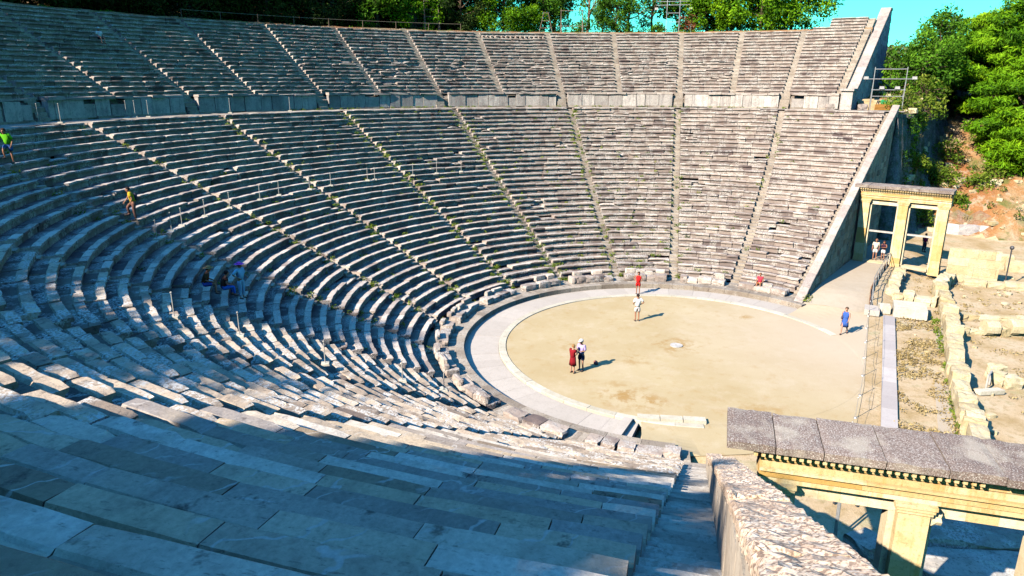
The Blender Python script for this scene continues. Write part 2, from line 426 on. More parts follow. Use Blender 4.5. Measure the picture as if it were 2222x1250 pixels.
class MB:
    """collects world-space pieces of one mesh"""
    def __init__(s):
        s.V, s.F, s.T = [], [], []
    def add(s, V, F, t=0.5):
        b = len(s.V)
        s.V += [tuple(v) for v in V]
        s.F += [tuple(i + b for i in f) for f in F]
        s.T += (list(t) if hasattr(t, '__len__') else [t] * len(F))
    def box(s, c, size, rz=0.0, t=0.5, jit=0.0, rnd=rng, taper=0.0, ax=None):
        """ax: optional (ux,uy) horizontal unit vector of the local x axis"""
        ux, uy = (cos(rz), sin(rz)) if ax is None else ax
        V = []
        for dz in (-.5, .5):
            for dx, dy in ((-.5, -.5), (.5, -.5), (.5, .5), (-.5, .5)):
                k = 1 - taper * (dz + .5)
                lx, ly = dx * size[0] * k, dy * size[1] * k
                V.append((c[0] + lx * ux - ly * uy + rnd.uniform(-jit, jit), c[1] + lx * uy + ly * ux + rnd.uniform(-jit, jit), c[2] + dz * size[2] + rnd.uniform(-jit, jit)))
        s.add(V, [(3, 2, 1, 0), (4, 5, 6, 7), (0, 1, 5, 4), (1, 2, 6, 5), (2, 3, 7, 6), (3, 0, 4, 7)], t)
    def rock(s, c, size, rz=0.0, t=0.5, rough=0.18, n=3, rnd=rng):
        """a broken squarish block: subdivided box pulled in at the corners and roughened"""
        V, F, idx = [], [], {}
        ox, oy, oz = rnd.uniform(0, 99), rnd.uniform(0, 99), rnd.uniform(0, 99)
        def vid(i, j, k):
            if (i, j, k) not in idx:
                p = Vector((i / n * 2 - 1, j / n * 2 - 1, k / n * 2 - 1))
                q = p / max(p.length, 1e-6)
                p = p * 0.72 + q * 0.34
                nv = mnoise.noise_vector(Vector((p.x * 1.3 + ox, p.y * 1.3 + oy, p.z * 1.3 + oz)))
                p += nv * rough * 1.6
                lx, ly, lz = p.x * size[0] / 2, p.y * size[1] / 2, p.z * size[2] / 2
                idx[(i, j, k)] = len(V)
                V.append((c[0] + lx * cos(rz) - ly * sin(rz), c[1] + lx * sin(rz) + ly * cos(rz), c[2] + lz))
            return idx[(i, j, k)]
        for a in range(n):
            for b in range(n):
                F.append((vid(a, b, 0), vid(a, b + 1, 0), vid(a + 1, b + 1, 0), vid(a + 1, b, 0)))
                F.append((vid(a, b, n), vid(a + 1, b, n), vid(a + 1, b + 1, n), vid(a, b + 1, n)))
                F.append((vid(a, 0, b), vid(a + 1, 0, b), vid(a + 1, 0, b + 1), vid(a, 0, b + 1)))
                F.append((vid(a, n, b), vid(a, n, b + 1), vid(a + 1, n, b + 1), vid(a + 1, n, b)))
                F.append((vid(0, a, b), vid(0, a, b + 1), vid(0, a + 1, b + 1), vid(0, a + 1, b)))
                F.append((vid(n, a, b), vid(n, a + 1, b), vid(n, a + 1, b + 1), vid(n, a, b + 1)))
        s.add(V, F, t)
    def tube(s, a, b, r0, r1=None, n=7, t=0.5, cap=True):
        a, b = Vector(a), Vector(b)
        r1 = r0 if r1 is None else r1
        d = (b - a)
        if d.length < 1e-6: return
        d.normalize()
        u = d.orthogonal().normalized(); w = d.cross(u)
        V = []
        for p, r in ((a, r0), (b, r1)):
            for i in range(n):
                an = 2 * pi * i / n
                V.append(p + u * (r * cos(an)) + w * (r * sin(an)))
        F = [(i, (i + 1) % n, n + (i + 1) % n, n + i) for i in range(n)]
        if cap:
            F += [tuple(range(n - 1, -1, -1)), tuple(range(n, 2 * n))]
        s.add(V, F, t)
    def path(s, pts, rs, n=7, t=0.5):
        for i in range(len(pts) - 1):
            s.tube(pts[i], pts[i + 1], rs[i], rs[i + 1], n, t)
    def sphere(s, c, r, n=8, t=0.5):
        rr = r if hasattr(r, '__len__') else (r, r, r)
        V, F = [], []
        m = max(4, n // 2)
        for j in range(m + 1):
            th = pi * j / m
            for i in range(n):
                ph = 2 * pi * i / n
                V.append((c[0] + rr[0] * sin(th) * cos(ph), c[1] + rr[1] * sin(th) * sin(ph), c[2] + rr[2] * cos(th)))
        for j in range(m):
            for i in range(n):
                F.append((j * n + i, (j + 1) * n + i, (j + 1) * n + (i + 1) % n, j * n + (i + 1) % n))
        s.add(V, F, t)
    def build(s, name, mat, parent=None, smooth=False, loc=None):
        return link_mesh(name, s.V, s.F, mat, parent, s.T, smooth, loc)

def pol(R, a, z):
    return (R * cos(a), R * sin(a), z)

# ------------------------------------------------------------------ the theatre's measures
R0, Z0 = 13.60, 0.40
TREAD, RISE, NLOW = 0.6973, 0.3508, 34
RDZ, ZDZ = R0 + 33 * TREAD + TREAD, Z0 + 33 * RISE          # inner edge of the walkway, its height
RW = 40.13                                                  # podium wall
TREAD2, RISE2, NUP = 0.594, 0.3505, 19
RU0, ZU0 = 40.74, 13.75
ZG = 0.30                                                   # parodos ground

def Rrow(i): return R0 + i * TREAD
def Zrow(i): return Z0 + i * RISE

def line_az(p, d, R):
    """azimuth where the line p + t d (outward) meets the circle of radius R"""
    b = p[0] * d[0] + p[1] * d[1]
    c = p[0] ** 2 + p[1] ** 2 - R * R
    t = -b + math.sqrt(max(b * b - c, 0))
    return math.atan2(p[1] + t * d[1], p[0] + t * d[0])

FW_C, FW_D = (20.818, -13.83), (0.9023, -0.4312)            # far retaining wall, outer top edge
FW_N = (0.4312, 0.9023)                                     # towards the seats
def off(p, n, k): return (p[0] + n[0] * k, p[1] + n[1] * k)
NW_A, NW_D = (-13.0, -0.97), (-0.99668, 0.08146)            # near wall, inner face, going outward
NW_N = (0.08146, 0.99668)                                   # towards the seats

LOW_AZ = {1: (-18.0, -15.2), 2: (0.25, 0.25), 3: (18.0, 17.3), 4: (36.6, 36.0), 5: (54.0, 53.8), 6: (72.0, 72.0), 7: (90.1, 90.2), 8: (108, 108), 9: (126, 126), 10: (144, 144.2), 11: (161.5, 160)}
def stair_edges(k, R):
    """azimuths of the right and the left edge of lower stairway k"""
    if k == 0:
        return line_az(off(FW_C, FW_N, 0.58), FW_D, R), line_az(off(FW_C, FW_N, 1.12), FW_D, R)
    if k == 12:
        p = line_az(off(NW_A, NW_N, 0.80), NW_D, R); q = line_az(off(NW_A, NW_N, 0.0), NW_D, R)
        return p % (2 * pi), q % (2 * pi)
    b, t = LOW_AZ[k]
    a = rad(b + (t - b) * (R - 13.6) / 23.0)
    return a - 0.32 / R, a + 0.32 / R

UP_AZ = [-22.4, -14.9, -7.5, 0.1, 8.95, 17.7, 27.05, 36.5, 45.5, 54.0, 63.3, 72.0, 81.0, 90.0, 99.0, 108.0, 117.0]

# block profile: (radial offset, height offset); front foot, nosing, seat, foot channel
PROF = [(.11, -.44), (.11, -.15), (.0, -.115), (.0, -.014), (.016, .0), (.30, .0), (.335, -.055), (.80, -.06), (.80, -.44)]

def seat_block(mb, R, z, a0, a1, tread, rise, rnd, jit, nsec, t_seat, t_foot, wear=0.0, chd=.055):
    pr = [(p[0] if p[0] < .5 else tread + .12, (p[1] if p[1] > -.4 else -rise - .105) if p[1] != -.055 and p[1] != -.06 else -chd - (.004 if p[1] == -.06 else 0)) for p in PROF]
    n = len(pr)
    V, F, T = [], [], []
    sx, sy = rnd.uniform(0, 500), rnd.uniform(0, 500)
    for s in range(nsec):
        f = s / (nsec - 1)
        a = a0 + (a1 - a0) * f
        e = max(0.0, 1 - min(f, 1 - f) * (nsec - 1)) if nsec > 2 else 0
        for i, (r, h) in enumerate(pr):
            jr = jz = 0.0
            if 1 <= i <= 6:
                q = mnoise.noise(Vector((sx + f * (a1 - a0) * R * 2.1, sy + i * 0.7, z * 3)))
                jr = q * jit * 1.3 + rnd.uniform(-jit, jit) * .5
                jz = rnd.uniform(-jit, jit) * .55 - (wear * e * rnd.random() if i in (3, 4, 5) else 0)
                if i in (2, 3, 4): jr += wear * e * rnd.random() * .9
            V.append(pol(R + r + jr, a, z + h + jz))
    for s in range(nsec - 1):
        for i in range(n - 1):
            F.append((s * n + i, s * n + i + 1, (s + 1) * n + i + 1, (s + 1) * n + i))
            T.append(t_foot if i >= 6 else (min(1, t_seat + .12) if i >= 3 else t_seat * .48))  # risers and foot channels toned down: stain plus shade put into the colour
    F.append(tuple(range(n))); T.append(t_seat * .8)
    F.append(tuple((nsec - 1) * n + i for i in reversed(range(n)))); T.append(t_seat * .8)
    mb.add(V, F, T)

def cut(a0, a1, R, lo, hi, rnd):
    """cut the arc into blocks of lo..hi metres"""
    L = (a1 - a0) * R
    out, x = [], 0.0
    while x < L - 1e-6:
        w = rnd.uniform(lo, hi)
        if L - x - w < lo * .6: w = L - x
        out.append((a0 + x / R, a0 + (x + w) / R)); x += w
    return out

ORD = ['first', 'second', 'third', 'fourth', 'fifth', 'sixth', 'seventh', 'eighth', 'ninth', 'tenth', 'eleventh', 'twelfth', 'thirteenth', 'fourteenth', 'fifteenth', 'sixteenth', 'seventeenth']

# ------------------------------------------------------------------ lower seating
low_look = {0: 'pale, clean restored rows above', 1: 'pale and chipped, sunlit', 2: 'pale with pinkish upper rows', 3: 'pale with scattered green weeds', 4: 'striped with shadowed risers and weeds', 5: 'striped, sunlit seat tops over dark risers', 6: 'striped, curving under the thin posts', 7: 'bluish with thin sunlit seat tops', 8: 'blue shaded', 9: 'dappled, sunlit towards the orchestra', 10: 'blue shaded and rough with pale lichen', 11: 'nearest, smooth restored slabs in shade'}
for k in range(12):
    am = (stair_edges(k, 25)[1] + stair_edges(k + 1, 25)[0]) / 2
    root = thing('seating_wedge', 'lower seat wedge, %s from far gateway wall, %s' % (ORD[k], low_look[k]), 'seating', pol(13.6, am, 0.2), 'lower wedges of seat rows')
    rnd = random.Random(100 + k)
    for i in range(1, NLOW):
        R, z = Rrow(i), Zrow(i)
        a0, a1 = stair_edges(k, R)[1], stair_edges(k + 1, R)[0]
        if a1 < a0: a1 += 2 * pi
        restored = k == 11 and R > 22.5
        clean = (k == 0 and 15 < i)
        near = k >= 9
        mb = MB()
        fl = []
        lo, hi = (1.1, 2.3) if restored else ((0.8, 1.9) if k >= 9 else (0.75, 1.7))
        for (b0, b1) in cut(a0, a1, R, lo, hi, rnd):
            restored = k == 11 and R > 22.5 and math.degrees(b0) % 360 > 158.5 + (R - 22.5) * .68
            near = k >= 9
            gap = (0.016 if restored else 0.004 if clean else rnd.uniform(.004, .02)) / R
            if restored:
                seat_block(mb, R, z + rnd.uniform(-.002, .002), b0 + gap * .5, b1 - gap * .5, TREAD, RISE, rnd, .004, 5, rnd.choice((.12, .25, .4, .55, .75, .95)) + rnd.uniform(-.05, .05), rnd.choice((.05, .2, .35, .55, .8)) + rnd.uniform(-.05, .05), .016, {31: .085, 33: .07, 27: .06}.get(i, .034))
                fl += [1] * (len(mb.F) - len(fl))
                continue
            dr, dz, jit, wear = rnd.gauss(0, .018), rnd.gauss(0, .012), .016, .03
            if clean: dr, dz, jit, wear = rnd.gauss(0, .006), rnd.gauss(0, .004), .006, .008
            elif near: dr, dz, jit, wear = rnd.gauss(0, .032), rnd.gauss(0, .022), .017, .06
            elif k <= 2: dr, dz, jit, wear = rnd.gauss(0, .03), rnd.gauss(0, .018), .022, .06
            if not clean and rnd.random() < (.045 if k <= 3 else .03):
                if rnd.random() < .05:
                    dz -= .12                       # a lost block: dark notch
                dz -= rnd.uniform(.08, .2); dr += rnd.uniform(.0, .12); wear = .12; jit = .04
            nsec = 7 if k >= 9 else (5 if k >= 6 else 4)
            fl += [0] * (len(mb.F) - len(fl))
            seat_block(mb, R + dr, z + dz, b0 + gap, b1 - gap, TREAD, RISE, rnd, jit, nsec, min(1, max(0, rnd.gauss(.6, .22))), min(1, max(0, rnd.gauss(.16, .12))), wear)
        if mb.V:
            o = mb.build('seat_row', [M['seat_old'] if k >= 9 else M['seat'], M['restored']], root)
            if fl:
                o.data.polygons.foreach_set('material_index', np.array((fl + [0] * len(mb.F))[:len(mb.F)], dtype=np.int32))

# ------------------------------------------------------------------ lower stairways
STEP = [(.0, -.30), (.0, -.012), (.012, .0), (.40, .0), (.40, -.30)]
def step_block(mb, R, z, a0, a1, depth, rnd, jit, tone, nsec=3):
    pr = [(min(p[0], depth) if p[0] < .3 else depth, p[1]) for p in STEP]
    n = len(pr); V, F = [], []
    for s in range(nsec):
        a = a0 + (a1 - a0) * s / (nsec - 1)
        for i, (r, h) in enumerate(pr):
            j = jit if 0 < i < 4 else 0
            V.append(pol(R + r + rnd.uniform(-j, j), a, z + h + rnd.uniform(-j, j) * .6))
    for s in range(nsec - 1):
        for i in range(n - 1):
            F.append((s * n + i, s * n + i + 1, (s + 1) * n + i + 1, (s + 1) * n + i))
    F.append(tuple(range(n))); F.append(tuple((nsec - 1) * n + i for i in reversed(range(n))))
    mb.add(V, F, tone)

for k in range(13):
    rnd = random.Random(300 + k)
    mb = MB()
    for i in range(0, NLOW):
        for h in (0, 1):
            R = Rrow(i) + h * TREAD / 2
            z = Zrow(i) - RISE / 2 + h * RISE / 2 - (.05 if k == 12 else .16)
            if i == 0 and h == 0: z = .25
            a0, a1 = stair_edges(k, R + .1)
            if a1 < a0: a1 += 2 * pi
            step_block(mb, R, z, a0, a1, TREAD / 2 + .03, rnd, .010 if k == 12 else .018, min(1, max(0, rnd.gauss(.55, .2))))
    am = sum(stair_edges(k, 13.6)) / 2
    where = 'along the far retaining wall' if k == 0 else ('beside the camera and the near parapet wall, worn blue-grey steps' if k == 12 else 'between lower seat wedges, %s from far gateway wall' % ORD[k])
    o = mb.build('stairway', M['near_step'] if k == 12 else M['step'], None, False, pol(13.6, am, .25))
    tag(o, 'narrow stone stairway climbing ' + where, 'stairway', 'stairways of the lower seating')

# ------------------------------------------------------------------ seats of honour round the orchestra
for k in range(12):
    rnd = random.Random(500 + k)
    R = 12.75
    a0, a1 = stair_edges(k, 13.4)[1], stair_edges(k + 1, 13.4)[0]
    if a1 < a0: a1 += 2 * pi
    a0 += .012; a1 -= .012
    am = (a0 + a1) / 2
    root = thing('bench_of_honour', 'curved row of stone benches at the orchestra edge, %s from far gateway wall' % ORD[k], 'bench', pol(R, am, .25), 'backed benches round the orchestra')
    blocks = cut(a0, a1, R, .55, 1.2, rnd)
    sb, bb = MB(), MB()
    for (b0, b1) in blocks:
        g = rnd.uniform(.005, .03) / R
        lost = rnd.random()
        zt = .25 + (.42 if k < 9 else .30) + rnd.uniform(-.03, .02)
        def ring(mbx, pr, jit):
            n = len(pr); V, F = [], []
            ns = 5
            for s in range(ns):
                a = b0 + g + (b1 - b0 - 2 * g) * s / (ns - 1)
                for (r, z) in pr:
                    V.append(pol(R + r + rnd.uniform(-jit, jit), a, z + rnd.uniform(-jit, jit)))
            for s in range(ns - 1):
                for i in range(n):
                    F.append((s * n + i, s * n + (i + 1) % n, (s + 1) * n + (i + 1) % n, (s + 1) * n + i))
            F.append(tuple(range(n))[::1]); F.append(tuple((ns - 1) * n + i for i in reversed(range(n))))
            mbx.add(V, F, min(1, max(0, rnd.gauss(.65, .2))))
        am_, L_ = (b0 + b1) / 2, (b1 - b0) * R
        hh = rnd.uniform(.36, .55) * (1 if k < 9 else .75)
        sb.rock(pol(R + .55 + rnd.uniform(-.05, .07), am_, .21 + hh * .42), (rnd.uniform(.62, .8), L_ * rnd.uniform(.98, 1.10), hh), am_ + rnd.uniform(-.07, .07), min(1, max(0, rnd.gauss(.48, .2))), .10, 4, rnd)
        if lost < .62 and k < 10:
            hb = rnd.uniform(.25, .5)
            bb.rock(pol(R + .86 + rnd.uniform(-.03, .05), am_ + rnd.uniform(-.1, .1) / R, .21 + hh + hb * .22), (rnd.uniform(.24, .34), L_ * rnd.uniform(.7, 1.05), hb), am_ + rnd.uniform(-.1, .1), min(1, max(0, rnd.gauss(.7, .2))), .12, 3, rnd)
    sb.build('seat', M['seat'], root)
    if bb.V: bb.build('backrest', M['seat'], root)

# ------------------------------------------------------------------ orchestra, kerb, paving, walkway
def ring_sheet(name, r0, r1, a0, a1, zf, mat, n=160, nr=2, kind='structure', jit=0.0, tones=False, seed=1):
    rnd = random.Random(seed)
    V, F, T = [], [], []
    for j in range(nr + 1):
        for i in range(n + 1):
            a = a0 + (a1 - a0) * i / n
            r = r0 + (r1 - r0) * j / nr
            V.append(pol(r, a, (zf(r, a) if callable(zf) else zf) + rnd.uniform(-jit, jit)))
    for j in range(nr):
        for i in range(n):
            F.append((j * (n + 1) + i, (j + 1) * (n + 1) + i, (j + 1) * (n + 1) + i + 1, j * (n + 1) + i + 1))
            T.append(rnd.random() if tones else .5)
    o = link_mesh(name, V, F, mat, None, T)
    tag(o, kind=kind)
    return o

def seg_ring(name, r0, r1, a0, a1, zb, zt, mat, lo, hi, seed, jit=.006, gap=.008):
    """ring of separate stones with square section"""
    rnd = random.Random(seed)
    mb = MB()
    for (b0, b1) in cut(a0, a1, r1, lo, hi, rnd):
        V, F = [], []
        ns = max(3, int((b1 - b0) * r1 / .4) + 1)
        dz, dr = rnd.uniform(-jit, jit), rnd.uniform(-jit, jit)
        for s in range(ns):
            a = b0 + gap / r1 + (b1 - b0 - 2 * gap / r1) * s / (ns - 1)
            for (r, z) in ((r0, zb), (r0, zt - .015), (r0 + .015, zt), (r1 - .015, zt), (r1, zt - .015), (r1, zb)):
                V.append(pol(r + dr, a, z + dz))
        for s in range(ns - 1):
            for i in range(6):
                F.append((s * 6 + i, s * 6 + (i + 1) % 6, (s + 1) * 6 + (i + 1) % 6, (s + 1) * 6 + i))
        F.append(tuple(range(6))); F.append(tuple((ns - 1) * 6 + i for i in reversed(range(6))))
        mb.add(V, F, rnd.random())
    return mb.build(name, mat)

ring_sheet('orchestra_floor', 0.001, 9.72, 0, 2 * pi, 0.0, M['sand'], 128, 8)
tag(seg_ring('kerb', 9.74, 10.14, rad(-68), rad(186), -.25, 0.045, M['kerb'], 1.0, 1.6, 11), kind='structure')
tag(seg_ring('pavement', 10.14, 12.12, rad(-52), rad(170), -.35, -0.09, M['pave'], 1.0, 2.0, 12, .004, .005), kind='structure')
tag(seg_ring('kerb', 12.10, 12.60, rad(-43), rad(179), -.35, 0.235, M['step'], .9, 1.8, 14, .012), kind='structure')
ring_sheet('pavement', 12.55, 14.2, rad(-40), rad(181.5), 0.215, M['step'], 200, 2, jit=.01, tones=True, seed=3)
mb = MB()
V = []
for zz in (0.0, .045):
    for i in range(14):
        a = 2 * pi * i / 14
        V.append((.36 * cos(a) * (1 + .05 * sin(3 * a)), .36 * sin(a), zz))
mb.add(V, [tuple(range(14, 28))] + [(i, (i + 1) % 14, 14 + (i + 1) % 14, 14 + i) for i in range(14)], .95)
tag(mb.build('altar_stone', plain('white_marble', (.60, .58, .54), .7), None, False, (0, 0, 0)), 'small round white stone set in the middle of the sandy orchestra', 'stone')
mb = MB(); mb.rock((-3.75, 4.25, .08), (.26, .16, .18), .5, .5, .1, 4)
mb.tube((-3.83, 4.25, .13), (-3.75, 4.25, .22), .012); mb.tube((-3.75, 4.25, .22), (-3.67, 4.25, .13), .012)
tag(mb.build('bag', plain('maroon_bag', (.42, .16, .14), .8), None, True, (-3.75, 4.25, 0)), 'small maroon bag left on the sand beside the shadow of the couple', 'bag')
# slab crossing the drain and the loose kerb length at the near end
mb = MB(); mb.box((-10.85, 2.45, 0.0), (1.9, .42, .22), rad(-14), .8, .01)
tag(mb.build('bridge_slab', M['pave'], None, False, (-10.85, 2.45, -.1)), 'narrow white slab bridging the drain at the near end of the kerb', 'slab')
mb = MB()
for j in range(3):
    mb.box((-9.72 + .1 * j, 1.35 - j * 1.0, .06), (.42, .97, .2), rad(4), .6 + .1 * j, .008)
tag(mb.build('kerb_slab', M['kerb'], None, False, (-9.6, .4, 0)), 'short straight run of pale kerb slabs ending in the sand nearest the camera', 'slab')

ring_sheet('walkway_path', RDZ - .05, RW + .1, rad(-31), rad(176.5), lambda r, a: ZDZ - .03 + .03 * sin(a * 37) * sin(r * 3), M['step'], 260, 5, jit=.02, tones=True, seed=5)

# ------------------------------------------------------------------ podium wall between the two tiers
pw_edges = [-22.4, -15.0, 0.1, 17.7, 36.0, 54.0, 72.0, 90.0, 108.0, 118.0]
pw_look = ['pale, at the wall itself', 'pale cream sunlit', 'whitish with dark holes below', 'pale grey sunlit', 'grey, streaked, half sunlit', 'bluish with upright slabs', 'blue shaded with thin posts before it', 'blue shaded, patched with rough stones', 'shaded, at the picture edge']
for k in range(9):
    rnd = random.Random(700 + k)
    g0 = 0.2 if k == 0 else .62
    a0, a1 = rad(pw_edges[k]) + g0 / RW, rad(pw_edges[k + 1]) - .62 / RW
    am = (a0 + a1) / 2
    root = thing('podium_wall', 'podium wall section, %s from upper retaining wall, %s' % (ORD[k], pw_look[k]), 'wall', pol(RW, am, ZDZ), 'podium wall sections')
    mb, cp, pl = MB(), MB(), MB()
    def ringseg(mbx, b0, b1, r0, r1, z0, z1, t, jit=0.0):
        V, F = [], []
        for s in range(3):
            a = b0 + (b1 - b0) * s / 2
            for (r, z) in ((r0, z0), (r0, z1), (r1, z1), (r1, z0)):
                V.append(pol(r + rnd.uniform(-jit, jit), a, z + rnd.uniform(-jit, jit)))
        for s in range(2):
            for i in range(4):
                F.append((s * 4 + i, s * 4 + (i + 1) % 4, (s + 1) * 4 + (i + 1) % 4, (s + 1) * 4 + i))
        F.append((0, 1, 2, 3)); F.append((11, 10, 9, 8))
        mbx.add(V, F, t)
    for (b0, b1) in cut(a0, a1, RW, .8, 1.6, rnd):
        g = rnd.uniform(.004, .03) / RW
        dr = rnd.gauss(0, .03)
        broken = rnd.random() < (.3 if k > 5 else .07)
        ringseg(mb, b0 + g, b1 - g, RW + dr + (.05 if broken else 0), RW + .45, ZDZ + .06, 13.24 - (rnd.uniform(.1, .4) if broken else 0), min(1, max(0, rnd.gauss(.6, .25))), .008)
        if rnd.random() < .8:
            ringseg(pl, b0, b1, RW - .10, RW + .3, ZDZ - .1, ZDZ + .10 + rnd.uniform(-.03, .04), rnd.random(), .01)
    for (b0, b1) in cut(a0, a1, RW, 1.0, 2.2, rnd):
        g = rnd.uniform(.003, .03) / RW
        ringseg(cp, b0 + g, b1 - g, RW - .09 + rnd.gauss(0, .045), RW + .55, 13.26, 13.42 + rnd.gauss(0, .03), rnd.random(), .03)
    mb.build('wall_face', M['podium'], root)
    cp.build('coping', M['coping'], root)
    pl.build('plinth', M['step'], root)

# ------------------------------------------------------------------ upper seating
for k in range(len(UP_AZ) - 1):
    rnd = random.Random(900 + k)
    c0, c1 = rad(UP_AZ[k]), rad(UP_AZ[k + 1])
    look = ['pale and taller than its neighbours', 'pale cream sunlit', 'pale sunlit and straight-rowed', 'sunlit, rough in its middle rows', 'sunlit, below the trestle frames', 'striped, small square holes near top', 'grey striped under the ladder-like tower', 'grey-violet', 'grey-violet shaded', 'dark violet shaded', 'dark blue shaded', 'dark blue with white-clad visitor', 'dark blue, crumbling', 'dark blue at the left edge', 'dark blue beyond the left edge', 'shaded, last towards the left'][k]
    root = thing('seating_wedge', 'upper seat wedge, %s from upper retaining wall, %s' % (ORD[k], look), 'seating', pol(RU0, (c0 + c1) / 2, 13.5), 'upper wedges of seat rows')
    nrow = NUP + (4 if k == 0 else 0)
    for j in range(nrow):
        R, z = RU0 + j * TREAD2, ZU0 + j * RISE2
        a0 = c0 + (.70 if k == 0 else .33) / R
        a1 = c1 - .33 / R
        if k == 0 and j >= NUP:
            a1 = a0 + (a1 - a0) * (.62 if j > NUP else .9)
        mb = MB()
        if k == 5 and j == NUP - 2:                # small piers with square holes between them
            x = 0.0
            while x < (a1 - a0) * R - .3:
                w_ = rnd.choice((.2, .22, .25, .5))
                seat_block(mb, R, z, a0 + x / R, a0 + (x + w_) / R, TREAD2, RISE2, rnd, .01, 3, .7, .3, .02)
                x += w_ + rnd.uniform(.24, .34)
            mb.build('seat_row', M['seat'], root)
            continue
        for (b0, b1) in cut(a0, a1, R, .8, 1.8, rnd):
            dr, dz, jit, wear = rnd.gauss(0, .025), rnd.gauss(0, .016), .02, .05
            if k == 0: dr, dz, jit, wear = rnd.gauss(0, .012), rnd.gauss(0, .01), .012, .03
            if 2 <= k <= 8 and 2 <= j <= 9 and rnd.random() < .25:
                dz -= rnd.uniform(.03, .16); dr += rnd.uniform(-.1, .12); wear = .12; jit = .05
            g = rnd.uniform(.004, .02) / R
            if b1 - b0 < .1 / R: continue
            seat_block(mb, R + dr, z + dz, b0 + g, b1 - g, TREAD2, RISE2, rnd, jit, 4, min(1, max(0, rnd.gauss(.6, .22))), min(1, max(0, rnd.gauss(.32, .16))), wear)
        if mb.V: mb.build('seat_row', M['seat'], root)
    # stairway on the left of the wedge
    mb = MB()
    if k == 0:
        m0 = MB()
        for j in range(NUP + 4):
            for h in (0, 1):
                R = RU0 + j * TREAD2 + h * TREAD2 / 2
                step_block(m0, R, ZU0 + j * RISE2 - RISE2 / 2 + h * RISE2 / 2 - .16, c0, c0 + .72 / R, TREAD2 / 2 + .03, rnd, .015, min(1, max(0, rnd.gauss(.6, .2))))
        tag(m0.build('stairway', M['step'], None, False, pol(RU0, c0, 13.4)), 'narrow upper stairway running along the upper retaining wall', 'stairway', 'stairways of the upper seating')
    for j in range(NUP + 1):
        for h in (0, 1):
            R = RU0 + j * TREAD2 + h * TREAD2 / 2
            z = ZU0 + j * RISE2 - RISE2 / 2 + h * RISE2 / 2 - .14
            step_block(mb, R, z, c1 - .34 / R, c1 + .34 / R, TREAD2 / 2 + .03, rnd, .02, min(1, max(0, rnd.gauss(.6, .2))))
    full = min(abs(UP_AZ[k + 1] - e) for e in pw_edges) < 1.0
    if full:                                   # steps through the podium wall
        for q in range(5):
            R = RW - .25 + q * .22
            step_block(mb, R, ZDZ + .25 + q * .30, c1 - .45 / R, c1 + .45 / R, .4, rnd, .02, .5)
    o = mb.build('stairway', M['step'], None, False, pol(RU0, c1, 13.4))
    tag(o, 'narrow upper stairway cut through the high rows, %s from the upper retaining wall' % ORD[k], 'stairway', 'stairways of the upper seating')

# ------------------------------------------------------------------ hill under the seats
def hill_z(R):
    if R < 37.2: return Z0 + (R - R0) / TREAD * RISE - .95
    if R < 40.35: return ZDZ - .35
    if R < 52.2: return ZU0 + (R - RU0) / TREAD2 * RISE2 - .75
    return 20.22 + (R - 52.2) * .03

def hill_edges(R):
    if R < 36.9:
        return line_az(off(FW_C, FW_N, .35), FW_D, R), line_az(off(NW_A, NW_N, -.25), NW_D, R) % (2 * pi)
    if R < 39.95:
        return line_az(off(FW_C, FW_N, .35), FW_D, R), rad(177.6)
    return rad(-22.5), rad(179)
Rs = [13.0, 14, 16, 18, 20, 23, 26, 29, 32, 35, 36.85, 36.95, 37.15, 37.25, 39.90, 39.96, 40.33, 40.40, 41, 44, 47, 50, 51.8, 52.3, 53, 54, 55.5, 57]
NA = 140
V, F = [], []
for R in Rs:
    a0, a1 = hill_edges(R)
    for i in range(NA + 1):
        a = a0 + (a1 - a0) * i / NA
        V.append(pol(R, a, hill_z(R) + (mnoise.noise(Vector((R * cos(a) * .6, R * sin(a) * .6, 3))) * .12 if R > 52 else 0)))
for j in range(len(Rs) - 1):
    for i in range(NA):
        F.append((j * (NA + 1) + i, (j + 1) * (NA + 1) + i, (j + 1) * (NA + 1) + i + 1, j * (NA + 1) + i + 1))
nb = len(V)
for j, R in enumerate(Rs):                                  # skirts at both ends
    for e in (0, NA):
        x, y, z = V[j * (NA + 1) + e]
        V.append((x, y, -1.5))
for j in range(len(Rs) - 1):
    for q, e in ((0, 0), (1, NA)):
        F.append((j * (NA + 1) + e, (j + 1) * (NA + 1) + e, nb + 2 * (j + 1) + q, nb + 2 * j + q))
o = link_mesh('hill', V, F, [M['soil'], M['step']])
o.data.polygons.foreach_set('material_index', np.array([1 if f[0] < nb and math.hypot(V[f[0]][0], V[f[0]][1]) < 51.5 else 0 for f in F], dtype=np.int32))
tag(o, kind='structure')

